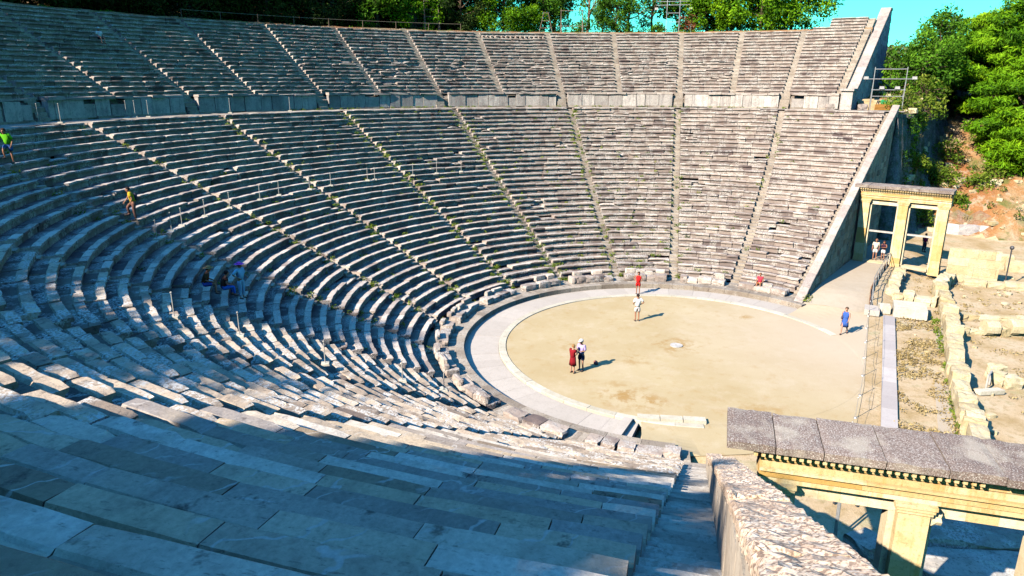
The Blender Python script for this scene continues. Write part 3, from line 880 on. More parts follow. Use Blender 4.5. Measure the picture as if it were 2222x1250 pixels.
# ------------------------------------------------------------------ terrain: one sheet to the horizon
def sst(a, b, x):
    t = min(1, max(0, (x - a) / (b - a)))
    return t * t * (3 - 2 * t)
W0 = (10.0, -8.66)
def ramp_z(x, y):
    R = math.hypot(x, y); az = math.degrees(math.atan2(y, x))
    return .62 * sst(10.6, 17, R) * sst(-55, -45, az)
def bank(s):
    pts = [(-99, 0), (0, 0), (1.6, 2.3), (4, 3.8), (9, 6.2), (14, 9.0), (22, 11.4), (40, 12.5), (80, 13.0), (300, 14)]
    for (x0, y0), (x1, y1) in zip(pts, pts[1:]):
        if s <= x1: return y0 + (y1 - y0) * (s - x0) / (x1 - x0)
    return 14
def terrain(x, y):
    R = math.hypot(x, y); az = math.degrees(math.atan2(y, x))
    dx, dy = x - W0[0], y - W0[1]
    s = dx * FW_D[0] + dy * FW_D[1]
    q = -(dx * FW_N[0] + dy * FW_N[1])
    azn = az if az > -100 else az + 360
    inside = False
    if R < 36.9:
        a0, a1 = hill_edges(max(R, 13.0))
        inside = R > 12.5 and math.degrees(a0) + 25 / max(R, 1) < azn < math.degrees(a1) - 25 / max(R, 1)
    elif R < 39.95: inside = -24 < azn < 176
    else: inside = R < 54.2 and -22.4 + 80 / R < azn < 177
    if inside or (R < 12.9 and -50 < azn < 171): return -.8
    nz = mnoise.noise(Vector((x * .13, y * .13, 1.7))) + .5 * mnoise.noise(Vector((x * .4, y * .4, 5.1)))
    if R >= 39.95 and -22.4 + 80 / R <= azn < 182:
        return 20.1 + (sst(57, 74, R) * 7.0 * sst(24, 30, azn) + sst(70, 140, R) * 4 * sst(24, 30, azn)) - sst(56, 120, R) * 2.4 * (1 - sst(20, 26, azn)) + nz * .25 * sst(54, 60, R)
    base = ramp_z(x, y) * (1 - sst(3.3, 4.8, q)) + (.3 * sst(14, 24, s) * sst(3.3, 4.8, q) if s > 0 else 0)
    if q < -.6: base = min(base, .1)
    base -= .03
    if q < 3.4 and s > 0 and az < -15:
        pass
    h = base + max(0, bank(s - 31.5 + nz * .9 - 1.5 * sst(8, 14, q)))
    if s > 23.0:
        top = 11.75 + min(3.0, max(0, (R - 41)) * .13)
        cl = 1 - sst(.2, 1.7, q + nz * .25)
        if q < 6 + (s - 23) * .3:
            h = max(h, base + (top - base) * cl * sst(22.6, 23.2, s))
    if h > 1: h += nz * .3
    elif R > 12.5 and not (s > 0 and q < 5.5): h += nz * .06
    return h

def axis(lo, hi, step, far):
    a = list(np.arange(lo, hi + .01, step))
    return sorted([lo - d for d in far] + a + [hi + d for d in far])
FAR = [4, 10, 20, 40, 80, 160, 320, 640, 1400, 2600]
xs = axis(-58, 78, .8, FAR); ys = axis(-62, 74, .8, FAR)
V = np.array([(x, y, terrain(x, y)) for y in ys for x in xs])
nx = len(xs)
ii, jj = np.meshgrid(np.arange(nx - 1), np.arange(len(ys) - 1))
b = (jj * nx + ii).ravel()
F = np.stack([b, b + 1, b + nx + 1, b + nx], 1)
flat = np.array([1 if V[f].max(0)[2] < .8 else 0 for f in F])
o = link_mesh('terrain', V, F, [M['soil'], M['dry']], smooth=True)
o.data.polygons.foreach_set('material_index', flat.astype(np.int32))
tag(o, kind='structure')

def sheet(name, pts, z, mat, kind='structure', zf=None):
    V = [(p[0], p[1], zf(p[0], p[1]) if zf else z) for p in pts]
    return tag(link_mesh(name, V, [tuple(range(len(V)))], mat), kind=kind)

def strip_sheet(name, L, Rr, zf, mat, sub=14):
    """sheet between two polylines with the same number of points"""
    V, F = [], []
    for (a, c) in zip(L, Rr):
        for i in range(sub + 1):
            f = i / sub
            x, y = a[0] + (c[0] - a[0]) * f, a[1] + (c[1] - a[1]) * f
            V.append((x, y, zf(x, y)))
    for j in range(len(L) - 1):
        for i in range(sub):
            F.append((j * (sub + 1) + i, j * (sub + 1) + i + 1, (j + 1) * (sub + 1) + i + 1, (j + 1) * (sub + 1) + i))
    return tag(link_mesh(name, V, F, mat), kind='structure')
def pz(x, y):
    s = (x - W0[0]) * FW_D[0] + (y - W0[1]) * FW_D[1]
    return .012 + ramp_z(x, y)
def lerp_line(pts, n):
    out, tot = [], 0
    d = [math.dist(a, c) for a, c in zip(pts, pts[1:])]
    T = sum(d)
    for i in range(n + 1):
        x = T * i / n; k = 0
        while k < len(d) - 1 and x > d[k]: x -= d[k]; k += 1
        f = x / d[k]
        out.append((pts[k][0] + (pts[k + 1][0] - pts[k][0]) * f, pts[k][1] + (pts[k + 1][1] - pts[k][1]) * f))
    return out
fo = off(FW_C, FW_N, -.02)
wl0 = (fo[0] - FW_D[0] * 12.6, fo[1] - FW_D[1] * 12.6); wl1 = (fo[0] + FW_D[0] * 14, fo[1] + FW_D[1] * 14)
strip_sheet('path', lerp_line([wl0, wl1], 24), lerp_line([(8.5, -12.5), (12.0, -13.3), (17.3, -15.2), (24.6, -18.3), (31.5, -21.5)], 24), pz, M['path'])
# sandy ground between the orchestra circle and the rope fence, joined to the floor a little lower
n = 40
Lp = [pol(9.70, rad(-190 + 145 * i / n), 0)[:2] for i in range(n + 1)]
Rp = lerp_line([(-13.2, 1.5), (-11.9, -3.0), (-9.2, -7.35), (-3.6, -9.1), (3.5, -11.0), (8.9, -12.45), (10.4, -9.2)], n)
strip_sheet('sand_ground', Lp, Rp, lambda x, y: -.006 if math.hypot(x, y) < 9.8 else .004 + ramp_z(x, y), M['sand'], 10)

# ------------------------------------------------------------------ retaining walls
def sloped_wall(face, cope, p0, d, nout, t0, t1, thick, ztop, zbot, lo, hi, rnd, cjit=.02, ch=.3, over=.04, tilt=0.0, grain=.16):
    """p0 + t d runs along the inner line; nout points away from the seats"""
    t = t0
    def q(t, o, z): return (p0[0] + d[0] * t + nout[0] * o, p0[1] + d[1] * t + nout[1] * o, z)
    while t < t1 - 1e-6:
        w = rnd.uniform(lo, hi)
        if t1 - t - w < lo * .6: w = t1 - t
        u = t + w
        dz = rnd.uniform(-cjit, cjit); do = rnd.uniform(-cjit, cjit)
        NW_ = 8 if grain < .1 else 4; NP = NW_ + 5
        ns = max(3, int(w / grain))
        V = []
        for i in range(ns + 1):
            tt = t + .006 + (w - .012) * i / ns
            z = ztop(tt) + dz
            e_ = cjit * (2.2 if i in (0, ns) else 1.0)
            for (oo, zz) in ((-over + do, z - ch), (-over + do, z - .03), (-over + .03 + do, z), *[(thick * k_ / NW_, z) for k_ in range(1, NW_)], (thick + over - .03 + do, z), (thick + over + do, z - .03), (thick + over + do, z - ch)):
                zz = zz + tilt * (oo if zz > z - .1 else 0)
                X_ = q(tt, oo, zz)
                nn = mnoise.noise(Vector((X_[0] * 2.2, X_[1] * 5, X_[2] * 2.2))) * cjit * .5
                V.append(q(tt, oo + rnd.uniform(-.4, .4) * cjit, zz + nn + rnd.uniform(-1, 1) * cjit * (.85 if grain < .1 else .2) - (e_ * rnd.random() if zz > z - .1 else 0)))
        F = []
        for i in range(ns):
            for k in range(NP):
                F.append((i * NP + k, i * NP + (k + 1) % NP, (i + 1) * NP + (k + 1) % NP, (i + 1) * NP + k))
        F.append(tuple(range(NP))); F.append(tuple(ns * NP + k for k in reversed(range(NP))))
        cope.add(V, F, [min(1, max(0, rnd.gauss(.5, .32))) for _ in F] if grain < .1 else rnd.random())
        t = u
    # the body, in courses of blocks
    zlo = min(zbot(t0), zbot(t1)); hc = .5
    z = zlo
    while z < ztop(t1):
        t = t0 + rnd.uniform(-.6, 0)
        while t < t1:
            w = rnd.uniform(.6, 1.3)
            ta, tb = max(t, t0), min(t + w, t1)
            t += w
            while ztop(ta) - ch + .02 < z + .02 and ta < tb: ta += .05
            if tb - ta < .05: continue
            za, zb = ztop(ta) - ch + .02, ztop(tb) - ch + .02
            z1a, z1b = min(z + hc, za), min(z + hc, zb)
            if z1b <= z + .01: continue
            z1a = max(z1a, z + .005)
            o1 = thick + rnd.uniform(-.03, .02); o0 = rnd.uniform(-.004, .004)
            V = [q(ta + .005, o0, z), q(tb - .005, o0, z), q(tb - .005, o1, z), q(ta + .005, o1, z), q(ta + .005, o0, z1a), q(tb - .005, o0, z1b), q(tb - .005, o1, z1b), q(ta + .005, o1, z1a)]
            face.add(V, [(3, 2, 1, 0), (4, 5, 6, 7), (0, 1, 5, 4), (1, 2, 6, 5), (2, 3, 7, 6), (3, 0, 4, 7)], min(1, max(0, rnd.gauss(.5, .28))))
        z += hc

def slope_z(R): return Z0 + (R - R0) / TREAD * RISE
# far lower wall
rnd = random.Random(41)
ip = off(FW_C, FW_N, .58)
root = thing('retaining_wall', 'far sloping retaining wall with pale coping and dark rubble face behind the far gateway path', 'wall', (9.6, -8.0, 0))
f, c = MB(), MB()
sloped_wall(f, c, ip, FW_D, (-FW_N[0], -FW_N[1]), -12.6, 12.2, .56, lambda t: slope_z(math.hypot(ip[0] + FW_D[0] * t, ip[1] + FW_D[1] * t)) + .38, lambda t: -.2, 1.2, 2.0, rnd, .012, .26, .02)
f.build('wall_face', M['rubble_wall'], root); c.build('coping', M['coping'], root)
# near parapet wall
rnd = random.Random(42)
root = thing('parapet_wall', 'near parapet wall of pitted stone with pale inner face beside the shaded stairway', 'wall', (-13.2, -1.2, 0))
f, c = MB(), MB()
def nz_top(t):
    R = math.hypot(NW_A[0] + NW_D[0] * t, NW_A[1] + NW_D[1] * t)
    step = -.30 if t < 7.5 else (-.12 if t < 10.5 else 0.0)
    return slope_z(R) + .62 + step
sloped_wall(f, c, NW_A, NW_D, (-NW_N[0], -NW_N[1]), .2, 23.9, .52, nz_top, lambda t: -.3, .9, 1.7, rnd, .020, .13, .015, .10, .075)
f.build('wall_face', M['parapet_face'], root); c.build('coping', M['pitted'], root)
# upper wall
rnd = random.Random(43)
ua = rad(-22.4)
ud, un = (cos(ua), sin(ua)), (sin(ua), -cos(ua))
root = thing('retaining_wall', 'upper sloping retaining wall of pale ashlar closing the high rows against the sky', 'wall', (RW * ud[0], RW * ud[1], 11.7))
f, c = MB(), MB()
sloped_wall(f, c, (0, 0), ud, un, 41.5, 58.6, .95, lambda t: 13.55 + (t - 41.6) * .578 if t < 57.3 else 22.62, lambda t: 11.0, 1.3, 2.2, rnd, .012, .3, .05)
f.build('wall_face', M['upper_wall'], root); c.build('coping', M['coping'], root)
pier = MB()
pier.box((ud[0] * 40.85 + un[0] * .45, ud[1] * 40.85 + un[1] * .45, 12.6), (1.5, 1.05, 2.2), 0, .7, 0, rnd, 0, ud)
pier.box((ud[0] * 40.8 + un[0] * .45, ud[1] * 40.8 + un[1] * .45, 13.82), (1.75, 1.25, .22), 0, .5, 0, rnd, 0, ud)
pier.build('end_pier', M['podium'], root)

# ------------------------------------------------------------------ gateways
def gateway(O, u, nf, label, zb, transom, seed, damage, PX, xs_, xe_):
    rnd = random.Random(seed)
    ang = math.atan2(u[1], u[0])
    root = thing('gateway', label, 'gateway', (O[0] + u[0] * 3.9, O[1] + u[1] * 3.9, zb), None)
    dzz = zb - .3; zb = .3
    nb_ = (-nf[0], -nf[1])
    # local: x along u, y towards the back of the gate
    flip = 1 if (-u[1] * nb_[0] + u[0] * nb_[1]) > 0 else -1
    def P(x, y, z): return (O[0] + u[0] * x + nb_[0] * y, O[1] + u[1] * x + nb_[1] * y, z + dzz)
    def bx(mb, x0, x1, y0, y1, z0, z1, t=.5, j=0.0):
        c = P((x0 + x1) / 2, (y0 + y1) / 2, (z0 + z1) / 2)
        mb.box(c, (x1 - x0, y1 - y0, z1 - z0), 0, t, j, rnd, 0, u)
    zf = zb - .35
    for x in PX:
        mb = MB()
        z = zf
        while z < 5.05:
            h = min(rnd.uniform(.75, 1.25), 5.1 - z)
            if 5.1 - z - h < .3: h = 5.1 - z
            bx(mb, x - .325 + rnd.uniform(-.004, .004), x + .325, -.46 + rnd.uniform(-.004, .004), .46, z, z + h - .006, min(1, max(0, rnd.gauss(.5, .25))))
            z += h
        bx(mb, x - .37, x + .37, -.50, .50, 5.1, 5.18, .7)
        bx(mb, x - .40, x + .40, -.53, .53, 5.184, 5.27, .6)
        bx(mb, x - .43, x + .43, -.56, .56, 5.274, 5.36, .7)
        bx(mb, x - .36, x + .36, -.50, .50, zf, zb + .22, .4)
        mb.build('pillar', M['gate'], root)
    for (xa, xb) in ((PX[0] + .325, PX[1] - .325), (PX[1] + .325, PX[2] - .325)):
        mb = MB()
        bx(mb, xa + .002, xa + .14, -.20, .32, zf, 4.955, .8)
        bx(mb, xb - .14, xb - .002, -.20, .32, zf, 4.955, .8)
        x = xa + .002
        while x < xb - .01:
            w = min(rnd.uniform(.35, .7), xb - .002 - x)
            if xb - .002 - x - w < .2: w = xb - .002 - x
            bx(mb, x, x + w - .004, -.22, .34, 4.96, 5.32, rnd.choice((.2, .6, .9, 1.0)))
            x += w
        if damage and xa > 2:
            mb.rock(P(xa + .12, -.2, 4.98), (.3, .4, .34), ang, .8, .2, 3, rnd)
        bx(mb, xa + .14, xb - .14, -.4, .4, zb - .1, zb + .07, .5)
        fr = mb.build('door_frame', M['gate_frame'], root)
        if transom:
            m2 = MB(); bx(m2, xa + .13, xb - .13, -.07, .07, 2.75, 2.88, .9)
            m2.build('transom', M['pale_paint'], fr)
    # architrave and frieze, each in a few long stones
    mb = MB()
    for (z0, z1, y) in ((5.364, 5.50, .44), (5.504, 5.64, .47), (5.644, 5.675, .39), (5.679, 5.74, .54), (5.744, 5.90, .45), (5.904, 5.93, .41), (5.934, 6.05, .45), (6.054, 6.12, .52)):
        x = PX[0] - .43
        while x < PX[2] + .41:
            w = min(rnd.uniform(1.4, 2.4), PX[2] + .42 - x)
            if PX[2] + .42 - x - w < .6: w = PX[2] + .42 - x
            bx(mb, x, x + w - .004, -y, y, z0, z1, min(1, max(0, rnd.gauss(.5, .3))))
            x += w
    mb.build('architrave', M['gate'], root)
    mb = MB()
    x = PX[0] - .6
    while x < PX[2] + .42:
        if not (damage and 5.15 < x < 5.75) and rnd.random() > .03:
            for sgn in (-1, 1):
                bx(mb, x, x + .085, sgn * .60 - .10, sgn * .60 + .10, 6.124, 6.255, .6)
        x += .165
    bx(mb, PX[0] - .5, PX[2] + .5, -.52, .52, 6.126, 6.268, .3)
    mb.build('dentil_row', M['gate'], root)
    # cornice slabs, weathered, with uneven front
    mb = MB()
    x = xs_
    k = 0
    while x < xe_ - .05:
        w = min(rnd.uniform(.95, 1.3), xe_ - x)
        if xe_ - x - w < .5: w = xe_ - x
        y0 = -.82 + rnd.uniform(-.03, .03)
        if damage and 4.4 < x < 5.4: y0 += .14
        if damage and 5.4 <= x < 6.6: y0 -= .05
        V, F = [], []
        nxs, nys = 7, 9
        y1 = .98 + rnd.uniform(-.03, .03)
        dz = rnd.uniform(-.015, .015)
        for i in range(nxs + 1):
            for j in range(nys + 1):
                e = (rnd.uniform(0, .025) if i in (0, nxs) or j in (0, nys) else 0)
                xx = x + .012 + (w - .024) * i / nxs
                yy = y0 + (y1 - y0) * j / nys + (rnd.uniform(-.025, .025))
                nzv = mnoise.noise(Vector((xx * 3 + seed, yy * 3, 2))) * .014
                V.append(P(xx, yy, 6.49 + nzv - e + dz))
        nt_ = len(V)
        for i in range(nxs + 1):
            for j in range(nys + 1):
                xx = x + .012 + (w - .024) * i / nxs
                yy = (y0 + .03) + (y1 - y0 - .06) * j / nys
                V.append(P(xx, yy, 6.275))
        idx = lambda i, j, b_: b_ + i * (nys + 1) + j
        for i in range(nxs):
            for j in range(nys):
                F.append((idx(i, j, 0), idx(i + 1, j, 0), idx(i + 1, j + 1, 0), idx(i, j + 1, 0)))
                F.append((idx(i, j, nt_), idx(i, j + 1, nt_), idx(i + 1, j + 1, nt_), idx(i + 1, j, nt_)))
        for i in range(nxs):
            F.append((idx(i, 0, 0), idx(i, 0, nt_), idx(i + 1, 0, nt_), idx(i + 1, 0, 0)))
            F.append((idx(i, nys, 0), idx(i + 1, nys, 0), idx(i + 1, nys, nt_), idx(i, nys, nt_)))
        for j in range(nys):
            F.append((idx(0, j, 0), idx(0, j + 1, 0), idx(0, j + 1, nt_), idx(0, j, nt_)))
            F.append((idx(nxs, j, 0), idx(nxs, j, nt_), idx(nxs, j + 1, nt_), idx(nxs, j + 1, 0)))
        mb.add(V, F, rnd.random())
        x += w; k += 1
    mb.build('cornice', M['cornice'], root)
    return root
gateway((21.72, -14.26), (-FW_N[0], -FW_N[1]), (-FW_D[0], -FW_D[1]), 'far double stone gateway with yellow pillars and two doorways below the wooded bank', .62, True, 61, False, (.5, 3.2, 5.9), -.35, 6.4)
gateway((-22.75, -.72), (-.0815, -.9967), (-.9967, .0815), 'near double stone gateway seen from above, grey cornice over yellow dentil frieze', ZG, False, 62, True, (.98, 3.93, 6.88), -.25, 7.6)

# ------------------------------------------------------------------ ruins of the stage building, right of the orchestra
def rock_thing(name, label, cat, c, size, rz, mat, group=None, n=4, rough=.16):
    mb = MB(); mb.rock((c[0], c[1], c[2] + size[2] * .36), size, rz, rng.random(), rough, n)
    return tag(mb.build(name, M[mat], None, False, c), label, cat, group)

def block_row(mb, pts, w, h, lo, hi, rnd, rough=.1, z=0.0, hv=.3, jit=.05):
    for (a, c) in zip(pts, pts[1:]):
        L = math.dist(a, c); d = ((c[0] - a[0]) / L, (c[1] - a[1]) / L); x = 0
        while x < L - .05:
            ww = min(rnd.uniform(lo, hi), L - x)
            hh = h * rnd.uniform(1 - hv, 1 + hv)
            m = x + ww / 2
            mb.rock((a[0] + d[0] * m + rnd.uniform(-jit, jit), a[1] + d[1] * m + rnd.uniform(-jit, jit), z + hh * .38), (ww * 1.06, w * rnd.uniform(.85, 1.15), hh), math.atan2(d[1], d[0]) + rnd.uniform(-.06, .06), rnd.random(), rough, 4, rnd)
            x += ww
rnd = random.Random(71)
mb = MB()
block_row(mb, [(14.8, -18.55), (7.7, -16.8), (2.5, -15.25), (-2.4, -13.65), (-8.8, -12.1), (-14.5, -10.6)], .80, .95, .6, 1.5, rnd, .12)
tag(mb.build('ruined_wall', M['ruin'], None, False, (2.5, -15.2, 0)), 'long low ruined wall of pale yellow blocks running beside the dry grass strip', 'ruined wall')
mb = MB()
block_row(mb, [(12.6, -14.9), (12.0, -16.3), (11.3, -17.3)], .7, .65, .6, 1.1, rnd, .12)
tag(mb.build('ruined_wall', M['ruin'], None, False, (12, -16.2, 0)), 'short yellow cross wall behind the long white block', 'ruined wall')
mb = MB()
block_row(mb, [(18.9, -17.2), (17.2, -16.5), (14.5, -15.5), (12.9, -14.9)], .8, .75, .7, 1.3, rnd, .14)
tag(mb.build('ruined_wall', M['ruin'], None, False, (16, -16, 0)), 'yellow stepped ruin wall running down from the far gateway middle pillar', 'ruined wall')
mb = MB()
block_row(mb, [(18.7, -20.6), (17.0, -19.7), (15.0, -18.6)], .9, 1.0, .8, 1.5, rnd, .16)
tag(mb.build('ruined_wall', M['ruin'], None, False, (18, -20, 0)), 'ruined wall of rounded blocks below the far gateway right pillar', 'ruined wall')
mb = MB()
block_row(mb, [(5.9, -16.5), (5.9, -19.2), (6.9, -24.5)], .55, .4, .6, 1.2, rnd, .12)
tag(mb.build('ruined_wall', M['ruin'], None, False, (6, -19, 0)), 'low foundation row leading to the fallen column drums', 'ruined wall')
mb = MB()
block_row(mb, [(8.6, -17.4), (8.9, -21.5), (9.8, -27)], .5, .35, .6, 1.2, rnd, .12)
tag(mb.build('ruined_wall', M['ruin'], None, False, (9, -21, 0)), 'thin pale foundation line beyond the fallen column drums', 'ruined wall')
mb = MB()
block_row(mb, [(17.6, -21.2), (17.0, -25.5), (16.5, -31)], .8, .55, .8, 1.6, rnd, .1)
tag(mb.build('ruined_wall', M['ruin'], None, False, (18.5, -25, 0)), 'pale stone edging below the blank side wall of the far gateway', 'ruined wall')
# white block, two small white stones, column drums
mb = MB(); mb.box((8.95, -14.85, .32), (1.9, 2.0, .62), rad(-104), .9, .02, rnd)
tag(mb.build('stone_block', M['kerb'], None, False, (8.95, -14.85, 0)), 'long white rectangular block at the top end of the dry grass strip', 'stone block')
mb = MB(); mb.box((8.75, -12.55, .2), (1.3, .9, .38), rad(-15), .9, .02, rnd)
tag(mb.build('stone_block', M['pave'], None, False, (8.75, -12.55, 0)), 'low whitish slab where the rope fence meets the ramp railing', 'stone block')
mb = MB(); mb.box((9.2, -13.4, .26), (.8, .7, .5), rad(-10), 1, .02, rnd)
tag(mb.build('stone_block', M['kerb'], None, False, (9.2, -13.4, 0)), 'small white cube-like block between the whitish slab and the long white block', 'stone block')
for (cx, cy, r, L, lab) in ((5.75, -18.3, .48, .75, 'left of two fallen column drums, chipped on top'), (6.05, -19.75, .52, .85, 'right of two fallen column drums, casting a dark shadow')):
    mb = MB(); N = 16
    d = Vector((.15, -.99, 0)); s_ = Vector((.99, .15, 0)); up = Vector((0, 0, 1)); V = []
    for q in range(5):
        for i in range(N):
            a = 2 * pi * i / N
            rr = r * (1 + (.03 if i % 2 else -.02)) * (1 - (.05 if q in (0, 4) else 0)) + rnd.uniform(-.012, .012)
            V.append(Vector((cx, cy, r * .95)) + d * (L * (q / 4 - .5)) + s_ * (rr * cos(a)) + up * (rr * sin(a)))
    F = [(q * N + i, q * N + (i + 1) % N, (q + 1) * N + (i + 1) % N, (q + 1) * N + i) for q in range(4) for i in range(N)] + [tuple(range(N)), tuple(4 * N + i for i in reversed(range(N)))]
    mb.add(V, F, .6)
    tag(mb.build('column_drum', M['ruin'], None, False, (cx, cy, 0)), 'yellowish ' + lab, 'column drum')
rock_thing('boulder', 'yellow square rock between the two column drums', 'boulder', (5.9, -19.05, 0), (.7, .6, .6), .3, 'ruin')
rock_thing('boulder', 'upright pale boulder, back one of the rubble group right of the long ruined wall', 'boulder', (-1.35, -15.85, 0), (.75, .6, .85), .4, 'ruin')
rock_thing('boulder', 'round pale boulder in the middle of the rubble group right of the ruined wall', 'boulder', (-2.0, -15.6, 0), (.75, .65, .7), 1.0, 'ruin')
rock_thing('boulder', 'squarish pale boulder, rightmost of the rubble group by the ruined wall', 'boulder', (-2.25, -16.15, 0), (.7, .75, .65), .2, 'ruin')
mb = MB(); mb.tube((-3.05, -14.75, 0), (-3.05, -14.75, .75), .05, .05); mb.tube((-3.05, -14.75, .73), (-2.3, -15.2, .73), .05, .05); mb.tube((-2.3, -15.2, 0), (-2.3, -15.2, .75), .05)
tag(mb.build('pipe_frame', M['pale_paint'], None, False, (-3.05, -14.75, 0)), 'small cream pipe frame beside the rubble group', 'frame')
mb = MB(); mb.box((-3.45, -14.75, .1), (1.3, .4, .2), rad(-70), .9, .02, rnd)
tag(mb.build('stone_block', M['kerb'], None, False, (-3.45, -14.75, 0)), 'flat white plank-like slab lying below the pipe frame', 'stone block')
# paved strip (front line of the stage)
mb = MB()
a, c = (8.0, -13.4), (-13.8, -7.45)
L = math.dist(a, c); dx, dy = (c[0] - a[0]) / L, (c[1] - a[1]) / L; x = 0
while x < L:
    w = rnd.uniform(1.2, 2.1); m = x + w / 2
    mb.box((a[0] + dx * m, a[1] + dy * m, .07), (w - .012, .66, .14), 0, rnd.random(), .003, rnd, 0, (dx, dy)); x += w
tag(mb.build('paved_strip', M['strip'], None, False, (-3, -10.2, 0)), 'straight smooth whitish stone strip along the front of the stage ruins', 'stone strip')
for q, pts in enumerate(([(7.4, -16.4), (5.4, -15.3), (2.6, -14.35), (2.3, -14.9), (5.3, -16.1)], [(-2.6, -12.6), (-8.3, -10.9), (-8.5, -11.5), (-2.8, -13.2)])):
    sheet('pavement', pts, .035, M['path'])

# rope fence beside the orchestra
root = thing('rope_fence', 'thin metal post fence with sagging rope along the right side of the orchestra', 'fence', (3.5, -11, 0))
pp = lerp_line([(8.1, -12.2), (6.69, -11.74), (3.54, -10.93), (0.01, -9.95), (-3.63, -8.99), (-6.99, -7.94), (-10.2, -6.9)], 7)
for (x, y) in pp:
    mb = MB(); mb.tube((x, y, 0), (x, y, .98), .014, .014, 6); mb.tube((x, y, 0), (x, y, .04), .09, .07, 8); mb.sphere((x, y, 1.0), .035, 6)
    mb.build('post', M['steel'], root)
mb = MB()
for (p, q) in zip(pp, pp[1:]):
    pr = None
    for i in range(9):
        f_ = i / 8
        pt = (p[0] + (q[0] - p[0]) * f_, p[1] + (q[1] - p[1]) * f_, .92 - .14 * 4 * f_ * (1 - f_))
        if pr: mb.tube(pr, pt, .006, .006, 4, .5, False)
        pr = pt
mb.build('rope', M['rope'], root)
# inner row of short posts
root = thing('rope_fence', 'second thin rope fence between the sand and the whitish stone strip', 'fence', (1, -11, 0))
pp = lerp_line([(8.33, -12.83), (4.96, -11.95), (1.27, -10.95), (-2.91, -9.75), (-6.5, -8.7)], 5)
for (x, y) in pp:
    mb = MB(); mb.tube((x, y, 0), (x, y, .8), .011, .011, 6); mb.build('post', M['dark_metal'], root)
mb = MB()
for (p, q) in zip(pp, pp[1:]):
    mb.tube((p[0], p[1], .76), (q[0], q[1], .76), .005, .005, 4)
mb.build('rope', M['rope'], root)
# railing along the ramp
root = thing('railing', 'rusty railing with wooden kick boards along the right edge of the ramp path', 'railing', (17, -15.3, 0))
pp = lerp_line([(20.0, -16.6), (17.3, -15.4), (12.0, -13.35), (9.6, -12.75)], 8)
for (x, y) in pp:
    z = pz(x, y); mb = MB(); mb.tube((x, y, z - .1), (x, y, z + 1.0), .03, .03, 6); mb.build('post', M['steel'], root)
for h, r, m_ in ((1.0, .025, 'steel'), (.55, .02, 'steel')):
    mb = MB()
    for (p, q) in zip(pp, pp[1:]): mb.tube((p[0], p[1], pz(*p) + h), (q[0], q[1], pz(*q) + h), r, r, 5)
    mb.build('rail', M[m_], root)
mb = MB()
for (p, q) in zip(pp, pp[1:]):
    ax = ((q[0] - p[0]) / math.dist(p, q), (q[1] - p[1]) / math.dist(p, q))
    mb.box(((p[0] + q[0]) / 2 + ax[1] * .12, (p[1] + q[1]) / 2 - ax[0] * .12, (pz(*p) + pz(*q)) / 2 + .12), (math.dist(p, q), .06, .3), 0, .5, .01, rnd, 0, ax)
mb.build('kick_board', M['rust'], root)
# blank side wall right of the far gateway, long parapet behind, yellow blocks
mb = MB()
for r_ in range(4):
    x = 0
    while x < 3.2:
        w = min(rnd.uniform(.8, 1.4), 3.3 - x)
        px, py = 19.0 - .33 * (x + w / 2), -20.35 - .944 * (x + w / 2)
        mb.box((px, py, -.1 + r_ * .66 + .33), (w - .01, .5, .65), 0, rnd.random(), .006, rnd, 0, (-.33, -.944)); x += w
tag(mb.build('side_wall', M['ruin'], None, False, (18.5, -22, 0)), 'blank yellow ashlar side wall standing right of the far gateway', 'wall')
mb = MB(); mb.tube((17.6, -23.9, 0), (17.6, -23.9, 2.9), .05, .05); mb.sphere((17.6, -23.9, 2.95), .16, 8)
tag(mb.build('lamp_post', M['dark_metal'], None, False, (17.6, -23.9, 0)), 'short dark post with a round head at the end of the yellow side wall', 'lamp post')
mb = MB()
block_row(mb, [(36.6, -25.8), (36.2, -29), (36.0, -34), (38, -46)], .9, 1.25, 1.2, 2.4, rnd, .07, .1, .08)
tag(mb.build('parapet_wall', M['upper_wall'], None, False, (36, -30, 0)), 'long low grey wall at the foot of the orange bank', 'wall')
mb = MB()
block_row(mb, [(24.8, -26.3), (22.6, -25.9), (22.0, -28.5), (21.5, -34)], 1.1, 1.1, .9, 1.6, rnd, .06)
tag(mb.build('ruined_wall', M['ruin'], None, False, (22, -28, 0)), 'bright yellow block wall at the right picture edge beyond the side wall', 'ruined wall')
# masonry seen through the near gateway
mb = MB()
block_row(mb, [(-14.6, -8.2), (-15.2, -11.2), (-15.9, -15.5)], .8, 1.5, .8, 1.4, rnd, .08, 0, .12)
tag(mb.build('ruined_wall', M['shade_rock'], None, False, (-15, -11, 0)), 'dark block wall seen through the right opening of the near gateway', 'ruined wall')
for (c_, s_, r_, lab) in (((-16.7, -8.8, -.15), (1.9, 4.2, 1.0), .1, 'broad pale rock hump seen through the right opening of the near gateway'), ((-18.4, -8.6, -.2), (1.5, 3.6, .9), .15, 'sunlit low rock slab nearest in the right opening of the near gateway'), ((-17.6, -5.75, -.1), (1.1, .9, .6), .5, 'shaded rock at the foot of the near gateway middle pillar'), ((-14.4, -6.35, 0), (.8, .9, .6), .2, 'small rock beyond the left opening of the near gateway')):
    rock_thing('boulder', lab, 'boulder', c_, s_, r_, 'shade_rock', None, 6, .22)
mb = MB()
for dx_ in (0, .16): mb.tube((-17.15 - dx_, -4.85, 0), (-17.05 - dx_, -4.85, 2.0), .035, .035, 8)
mb.tube((-17.2, -4.85, 1.85), (-16.9, -4.85, 1.85), .03)
tag(mb.build('pole_pair', M['steel'], None, False, (-17.2, -4.85, 0)), 'pair of pale metal poles seen through the left opening of the near gateway', 'poles')
mb = MB()
for q in range(2): mb.tube((-15.0, -5.3 - q * .75, 0), (-15.0, -5.3 - q * .75, 1.6), .045, .045, 8)
